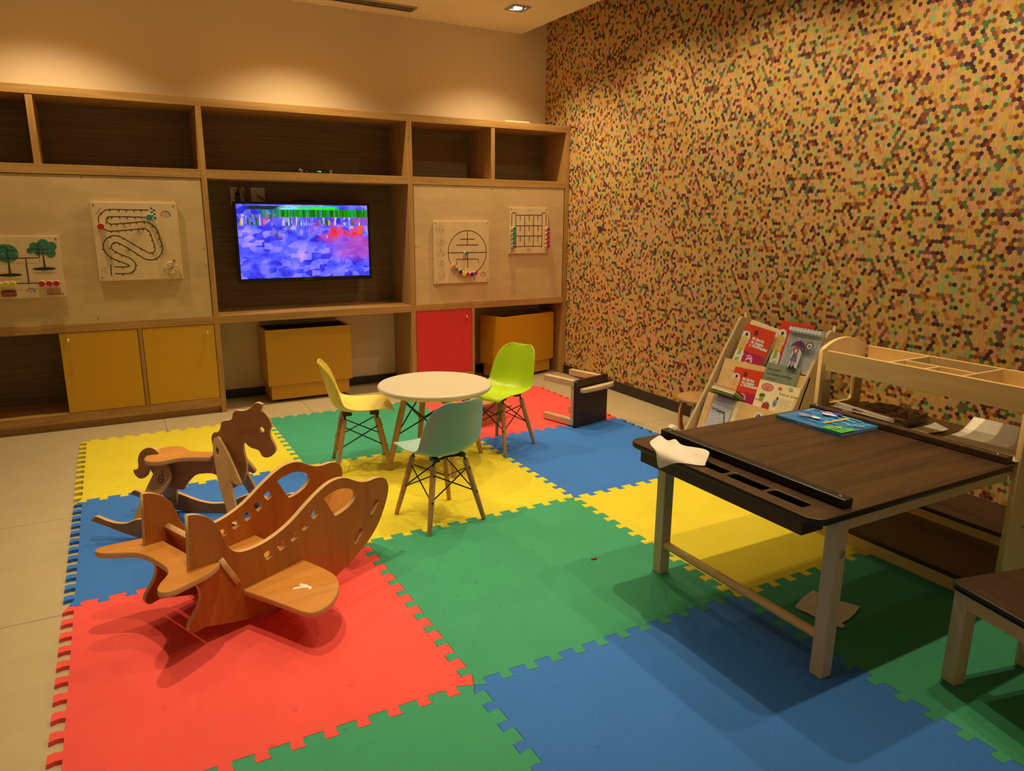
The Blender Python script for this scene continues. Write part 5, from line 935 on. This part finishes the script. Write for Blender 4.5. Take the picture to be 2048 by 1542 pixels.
for y0, by in ((-2.757, -2.7572), (-3.446, -3.4462)):
    lg = bx('leg', 1.869, 1.911, y0, y0 + 0.042, ZF, 0.5098, maple_z, ct, 0.003)
    MB().lathe([(0.0115, 0.0), (0.011, 0.0015), (0.008, 0.002)], (0, 0, 0), 20, 0, frame((1.892, y0 - 0.0001, 0.392), (1, 0, 0), (0, 0, 1), (0, -1, 0))).build('bolt', steel, lg)
MB().tube([(1.892, -3.404, 0.125), (1.892, -2.757, 0.125)], 0.0145, 16).build('foot_rail', maple, ct)
bx('apron', 1.911, 2.689, -3.446, -3.426, 0.462, 0.5098, maple_x, ct, 0.002); bx('apron', 1.911, 2.689, -2.735, -2.715, 0.462, 0.5098, maple_x, ct, 0.002)
HX0, HX1, HY0, HY1 = 2.690, 2.962, -2.714, -3.492
endp = [(HX0, ZF), (HX0, 0.766), (HX0 + 0.035, 0.786), (HX0 + 0.08, 0.802), (HX0 + 0.136, 0.809), (HX0 + 0.19, 0.802), (HX0 + 0.235, 0.787), (HX1, 0.766), (HX1, ZF)]
cut = rrect(HX0 + 0.066, 0.539, HX1 - 0.052, 0.684, 0.022, 4); cut2 = rrect(HX0 + 0.066, 0.10, HX1 - 0.052, 0.47, 0.03, 4)
plate('end_panel', endp, frame((0, HY0 , 0), (1, 0, 0), (0, 0, 1), (0, -1, 0)), 0.018, (maple_z, maple), ct, [cut], 2, 0.0015)
ep = plate('end_panel', endp, frame((0, HY1 + 0.018, 0), (1, 0, 0), (0, 0, 1), (0, -1, 0)), 0.018, (maple_z, maple), ct, [], 2, 0.0015)
MB().lathe([(0.005, 0), (0.004, 0.001)], (0, 0, 0), 12, 0, frame((2.735, HY1 - 0.0001, 0.31), (1, 0, 0), (0, 0, 1), (0, -1, 0))).build('plug', groove, ct)
yA, yB = HY1 + 0.019, HY0 - 0.019
bx('front_board', HX0, HX0 + 0.014, yA, yB, 0.688, 0.768, maple, ct, 0.0015); bx('rear_board', HX1 - 0.014, HX1, yA, yB, 0.688, 0.768, maple, ct, 0.0015)
for y in (-2.984, -3.248): bx('divider', HX0 + 0.0145, HX1 - 0.0145, y - 0.005, y + 0.005, 0.6905, 0.766, maple_x, ct, 0.001)
bx('divider', 2.795, 2.805, -3.2425, -2.9895, 0.6905, 0.766, maple, ct, 0.001); bx('divider', HX0 + 0.0145, 2.7945, -3.1185, -3.1085, 0.6905, 0.764, maple_x, ct, 0.001)
fl = MB(); fl.box(HX0 + 0.0145, HX1 - 0.0145, -2.979, yB, 0.688, 0.696); fl.box(HX0 + 0.0145, HX1 - 0.0145, yA, -3.253, 0.688, 0.696); fl.box(HX0 + 0.0145, 2.80, -3.243, -2.989, 0.688, 0.6900); fl.build('compartment_floor', maple, ct)
bx('table_shelf', HX0 + 0.0005, HX1, yA, yB, 0.512, 0.5298, darkwood, ct, 0.002)
bs = bx('base_shelf', HX0 + 0.004, HX1, yA, yB, 0.060, 0.078, darkseat, ct, 0.002)
bx('base_rail', HX0 + 0.010, HX0 + 0.026, yA, yB, ZF, 0.0598, maple, ct, 0.001); bx('base_rail', HX1 - 0.022, HX1 - 0.006, yA, yB, ZF, 0.0598, maple, ct, 0.001)
# bench by the wall
lb_ = thing('low_bench', 'long low dark bench along the wall behind the craft table', 'bench', (3.21, -3.1, 0))
bx('seat', 3.062, 3.362, -3.62, -2.62, 0.112, 0.132, darkseat, lb_, 0.003); bx('apron', 3.066, 3.082, -3.60, -2.64, 0.078, 0.1118, maple, lb_, 0.001); bx('apron', 3.342, 3.358, -3.60, -2.64, 0.078, 0.1118, maple, lb_, 0.001)
for x in (3.084, 3.302):
    for y in (-3.60, -2.68): bx('leg', x, x + 0.04, y, y + 0.04, 0.0003, 0.1118, maple_z, lb_, 0.002)
# dark stool at lower right
a = math.radians(-13)
cs = thing('dark_stool', 'dark topped stool with thick pale legs at the right edge', 'stool', (2.17, -3.585, ZF), a)
plate('seat', rrect(0.0, -0.335, 0.335, 0.0, 0.025), Matrix.Translation((0, 0, 0.300)), 0.020, (darkseat, black_edge), None, (), 1, 0.004)
o = bpy.data.objects['seat'] if False else COL.objects[-1]
attach(o, cs, False)
for x in (0.012, 0.281):
    for y in (-0.054, -0.323): MB().box(x, x + 0.042, y, y + 0.042, 0, 0.2798).build('leg', maple_z, cs, False, 0.003)
for (x0, x1, y0, y1, m_) in ((0.054, 0.281, -0.030, -0.014, maple_x), (0.054, 0.281, -0.321, -0.305, maple_x), (0.014, 0.030, -0.281, -0.054, maple), (0.305, 0.321, -0.281, -0.054, maple)): MB().box(x0, x1, y0, y1, 0.236, 0.2798).build('apron', m_, cs, False, 0.001)
# ------------------------------------------------------------------ things on the craft table
tb2 = thing('picture_book', 'glossy blue picture book lying on the dark craft table', 'book', (2.575, -2.885, TZ))
q0, q1, q2, q3 = [Vector(v) for v in ((2.466, -2.738, TZ + 0.0005), (2.690, -2.742, TZ + 0.0005), (2.684, -3.030, TZ + 0.0005), (2.466, -3.027, TZ + 0.0005))]
BM = frame((2.412, -3.024, TZ + 0.0006), (0, 1, 0), (-1, 0, 0), (0, 0, 1))     # x away from the reader's right edge, spine along the camera side
BW, BH, BT = 0.285, 0.208, 0.012
BM = frame((2.420, -2.744, TZ + 0.0006), (0, -1, 0), (1, 0, 0), (0, 0, -1)) @ Matrix.Diagonal((1, 1, -1, 1))
ocean = plain('ocean_blue_cover', lin((50, 126, 190)), 0.22)
MB().box(0, BW, 0, BH, 0, 0.002, 0, BM).build('back_cover', ocean, tb2); MB().box(0.003, BW - 0.003, 0.002, BH - 0.003, 0.002, BT - 0.002, 0, BM).build('pages', P(232, 224, 200), tb2); MB().box(0, BW, 0, BH, BT - 0.002, BT, 0, BM).build('front_cover', ocean, tb2); MB().box(0, BW, -0.002, 0.0, 0, BT, 0, BM).build('spine', ocean, tb2)
it = []; rr = random.Random(5)
for k in range(26):
    y = rr.uniform(0.02, BH - 0.01); x0 = rr.uniform(0, BW * 0.55); l = rr.uniform(0.06, 0.14); c = rr.choice([(96, 170, 216), (40, 96, 178), (130, 196, 226), (66, 140, 206)])
    it.append((ribbon(curve_pts([(x0, y), (x0 + l / 2, y + 0.006), (min(x0 + l, BW - 0.002), min(y + 0.002, BH - 0.003))], 4), rr.uniform(0.003, 0.008)), P(*c)))
gr = [(BW - 0.085, 0.001)] + [(BW - 0.085 + 0.085 * k / 9, 0.04 + 0.05 * k / 9 + 0.012 * math.sin(k * 2.1)) for k in range(10)] + [(BW - 0.001, 0.001)]
it.append((gr, P(84, 168, 52)))
for k in range(24): it.append((ell(rr.uniform(BW - 0.065, BW - 0.01), rr.uniform(0.008, 0.06), rr.uniform(0.003, 0.007), n=8), P(*rr.choice([(120, 196, 60), (60, 140, 50), (150, 206, 90)]))))
for k in range(14): it.append((ell(rr.uniform(BW - 0.06, BW - 0.01), rr.uniform(0.10, 0.17), rr.uniform(0.003, 0.007), n=8), P(*rr.choice([(110, 180, 150), (90, 170, 190)]))))
for cx_, cy_, c in ((0.105, 0.155, (206, 226, 226)), (0.125, 0.16, (176, 206, 220)), (0.085, 0.17, (176, 96, 140)), (0.10, 0.178, (196, 130, 150)), (0.115, 0.075, (190, 214, 222)), (0.085, 0.07, (150, 96, 140)), (0.07, 0.065, (176, 120, 150)), (0.125, 0.19, (70, 70, 160))): it.append((ell(cx_, cy_, 0.021, 0.012, 14), P(*c)))
it.append((rect(0.03, 0.135, 0.034, 0.178), P(214, 220, 214)))
def toM(x, y, z): return BM @ Vector((x, y, z))
prints('cover_print', it, BM @ Matrix.Translation((0, 0, BT)), tb2)
TMx = frame(toM(BW * 0.60, BH * 0.42, BT + 0.0048), Vector((0.35, -0.30, 0)), Vector((0.30, 0.35, 0)), (0, 0, 1))
text('cover_title', 'PEZ ARCOIRIS', 0.0205, frame(toM(BW * 0.62, 0.055, BT + 0.0046), (1, -0.05, 0), (0.05, 1, 0), (0, 0, 1)), P(246, 176, 60), tb2, 'LEFT', 0.0012)
text('spine_title', 'PEZ ARCOIRIS', 0.0095, frame(toM(0.10, -0.0023, 0.0026), (0, -1, 0), (0, 0, 1), (-1, 0, 0)), P(240, 190, 110), tb2)
bb = thing('patterned_book', 'thick brown book with a leaf patterned cover on the hutch shelf', 'book', (2.77, -2.98, TZ))
KB = frame((2.680, -2.876, TZ + 0.0008), (0.985, 0.118 * 0 + 0.05, 0), (-0.05, 0.985, 0), (0, 0, 1)) @ Matrix.Rotation(math.radians(4), 4, 'Z')
brn = plain('brown_book_cover', (0.13, 0.062, 0.028), 0.4)
MB().box(0, 0.20, -0.195, 0, 0, 0.003, 0, KB).build('back_cover', brn, bb); MB().box(0.002, 0.197, -0.192, -0.003, 0.003, 0.030, 0, KB).build('pages', P(120, 96, 70), bb); MB().box(0, 0.20, -0.195, 0, 0.030, 0.033, 0, KB).build('front_cover', brn, bb)
it = []
for k in range(60):
    c = rr.choice([(52, 30, 18), (96, 52, 26), (60, 36, 20), (120, 44, 24), (70, 60, 44)]); x, y = rr.uniform(0.012, 0.188), rr.uniform(-0.185, -0.01); an = rr.uniform(0, 3.1)
    pts = [(x + 0.013 * math.cos(t_) * math.cos(an) - 0.005 * math.sin(t_) * math.sin(an), y + 0.013 * math.cos(t_) * math.sin(an) + 0.005 * math.sin(t_) * math.cos(an)) for t_ in [i * math.pi / 5 for i in range(10)]]
    it.append((pts, P(*c)))
prints('cover_print', it, KB @ Matrix.Translation((0, 0, 0.033)), bb)
def sheet(name, lb, cat, outline, lift, m, n=10, parent=None):
    """thin sheet: outline quad corners a,b,c,d, lift(u,v) -> height"""
    a_, b_, c_, d_ = [Vector(v) for v in outline]; vs = []; fs = []
    for i in range(n + 1):
        for j in range(n + 1):
            u, v = i / n, j / n; p = a_.lerp(b_, u).lerp(d_.lerp(c_, u), v); p.z += lift(u, v); vs.append(p)
    for i in range(n):
        for j in range(n): fs.append((i * (n + 1) + j, (i + 1) * (n + 1) + j, (i + 1) * (n + 1) + j + 1, i * (n + 1) + j + 1))
    me = bpy.data.meshes.new(name); me.from_pydata([tuple(v) for v in vs], [], fs); me.update()
    o = link_mesh(name, me, m, parent, True, True); s_ = o.modifiers.new('solid', 'SOLIDIFY'); s_.thickness = 0.0006; s_.offset = 0
    return tag(o, lb, cat)
Zs = TZ + 0.001
sheet('paper_sheet', 'large white paper sheet with a curled up rear edge on the hutch shelf', 'paper', ((2.672, -3.195, Zs), (2.945, -3.185, Zs), (2.945, -3.468, Zs), (2.672, -3.468, Zs)), lambda u, v: 0.045 * max(0, (u - 0.62) / 0.38) ** 1.6 + 0.004 * v, paper, 14)
sheet('paper_scrap', 'small torn paper scrap on the hutch shelf beside the leaf patterned book', 'paper', ((2.695, -3.085, Zs + 0.001), (2.875, -3.088, Zs + 0.001), (2.83, -3.165, Zs + 0.001), (2.69, -3.145, Zs + 0.001)), lambda u, v: 0.008 * u * u + 0.002 * math.sin(u * 6), paper, 8)
sheet('card_sheet', 'grey card sheet under the left end of the leaf patterned book', 'paper', ((2.70, -2.80, Zs + 0.0002), (2.93, -2.80, Zs + 0.0002), (2.93, -2.86, Zs + 0.0002), (2.70, -2.858, Zs + 0.0002)), lambda u, v: 0.004 * (1 - v), paper, 6)
sp_ = []
for i in range(15):
    t_ = i / 14; a_ = -2.6 + 4.4 * t_; sp_.append((2.668 + 0.0135 * math.cos(a_) + 0.004 * t_, 0.0135 * math.sin(a_) + 0.0142))
vs = []; fs = []
for k in range(9):
    y = -2.795 - 0.255 * k / 8; sq = 1.0 - 0.45 * k / 8
    for x, z in sp_: vs.append((2.6685 + (x - 2.668) * sq + 0.006, y, TZ + 0.0245 + 0.0005 + z * sq * 0.9))
for k in range(8):
    for i in range(14): fs.append((k * 15 + i, k * 15 + i + 1, (k + 1) * 15 + i + 1, (k + 1) * 15 + i))
me = bpy.data.meshes.new('rolled_paper'); me.from_pydata(vs, [], fs); me.update()
o = link_mesh('rolled_paper', me, paper, None, True, True); o.modifiers.new('solid', 'SOLIDIFY').thickness = 0.0006
tag(o, 'pale rolled paper lying along the rear bar behind the blue book', 'paper')
# crumpled napkin over the tray
rows = [[(1.845, -2.735, 0.540), (1.842, -2.755, 0.545), (1.838, -2.775, 0.538), (1.836, -2.80, 0.536), (1.838, -2.83, 0.560), (1.836, -2.85, 0.540), (1.838, -2.89, 0.545), (1.842, -2.93, 0.552), (1.846, -2.965, 0.556), (1.842, -2.985, 0.552)],
        [(1.812, -2.748, 0.534), (1.808, -2.765, 0.537), (1.805, -2.79, 0.534), (1.806, -2.82, 0.535), (1.808, -2.85, 0.545), (1.808, -2.88, 0.541), (1.812, -2.91, 0.542), (1.818, -2.95, 0.548), (1.822, -2.985, 0.553), (1.824, -3.0, 0.553)],
        [(1.788, -2.755, 0.5325), (1.782, -2.78, 0.534), (1.776, -2.81, 0.534), (1.772, -2.845, 0.537), (1.770, -2.87, 0.541), (1.772, -2.90, 0.543), (1.778, -2.935, 0.537), (1.786, -2.97, 0.536), (1.796, -3.0, 0.541), (1.806, -3.012, 0.545)],
        [(1.764, -2.79, 0.5325), (1.755, -2.815, 0.534), (1.745, -2.84, 0.536), (1.737, -2.868, 0.538), (1.732, -2.885, 0.538), (1.733, -2.915, 0.538), (1.742, -2.945, 0.537), (1.756, -2.985, 0.536), (1.774, -3.01, 0.536), (1.790, -3.022, 0.537)],
        [(1.760, -2.80, 0.5318), (1.750, -2.825, 0.533), (1.738, -2.85, 0.533), (1.728, -2.872, 0.525), (1.724, -2.884, 0.515), (1.726, -2.915, 0.522), (1.735, -2.945, 0.531), (1.750, -2.99, 0.534), (1.768, -3.015, 0.5335), (1.784, -3.027, 0.534)],
        [(1.758, -2.805, 0.5315), (1.748, -2.83, 0.5325), (1.735, -2.856, 0.529), (1.725, -2.874, 0.505), (1.722, -2.883, 0.482), (1.724, -2.918, 0.505), (1.733, -2.95, 0.527), (1.747, -2.993, 0.5325), (1.765, -3.018, 0.532), (1.782, -3.030, 0.532)]]
vs = [q for r in rows for q in r]; fs = [(i * 10 + j, i * 10 + j + 1, (i + 1) * 10 + j + 1, (i + 1) * 10 + j) for i in range(5) for j in range(9)]
me = bpy.data.meshes.new('napkin'); me.from_pydata(vs, [], fs); me.update()
o = link_mesh('napkin', me, paper, None, True, True); o.modifiers.new('sub', 'SUBSURF').render_levels = 2; o.modifiers.new('solid', 'SOLIDIFY').thickness = 0.0007
tag(o, 'crumpled white napkin draped over the front edge of the craft table', 'napkin')
# things lying on the floor
mb = MB(); tp = D['tissue']; c0 = Vector((2.20, -3.20, 0.016)); rng = random.Random(2); n = len(tp)
vs = [c0 + Vector((0, 0, 0.004))]
for fr_ in (0.35, 0.7, 1.0):
    for p_ in tp: q = c0.lerp(Vector(p_), fr_); vs.append(Vector((q.x, q.y, 0.0142 + rng.uniform(0.0, 0.006) * (1.2 - 0.6 * fr_))))
fs = [(0, 1 + i, 1 + (i + 1) % n) for i in range(n)] + [(1 + r_ * n + i, 1 + (r_ + 1) * n + i, 1 + (r_ + 1) * n + (i + 1) % n, 1 + r_ * n + (i + 1) % n) for r_ in range(2) for i in range(n)]
me = bpy.data.meshes.new('tissue'); me.from_pydata([tuple(v) for v in vs], [], fs); me.update(); o = link_mesh('tissue', me, paper, None, True, False); o.modifiers.new('solid', 'SOLIDIFY').thickness = 0.0006
tag(o, 'flat white tissue on the floor under the craft table beside its leg', 'tissue')
vs = []; rng = random.Random(9)
for i in range(6):
    for k in range(10):
        r_ = 0.035 * math.sin(math.pi * (0.08 + 0.84 * i / 5)) * rng.uniform(0.75, 1.2); vs.append((3.165 + r_ * math.cos(k * math.pi / 5) * 0.9, -1.350 + r_ * math.sin(k * math.pi / 5) * 1.1, 0.0012 + 0.032 * (1 - math.cos(math.pi * i / 5)) / 2))
fs = [(i * 10 + k, i * 10 + (k + 1) % 10, (i + 1) * 10 + (k + 1) % 10, (i + 1) * 10 + k) for i in range(5) for k in range(10)] + [tuple(range(10))[::-1], tuple(range(50, 60))]
me = bpy.data.meshes.new('paper_ball'); me.from_pydata(vs, [], fs); me.update(); o = link_mesh('paper_ball', me, paper); tag(o, 'crumpled white paper on the tiled floor in front of the round stool', 'paper')
mb = MB(); mb.prism([(-0.014, -0.003), (-0.008, 0.006), (0.002, 0.003), (0.012, 0.007), (0.014, -0.002), (0.004, -0.006), (-0.004, -0.002)], Matrix.Translation((1.728, -2.545, 0.0)), 0.0129, 0.0165)
o = mb.build('dry_leaf', P(120, 66, 30)); tag(o, 'tiny brown leaf crumb lying on the middle green mat', 'leaf')
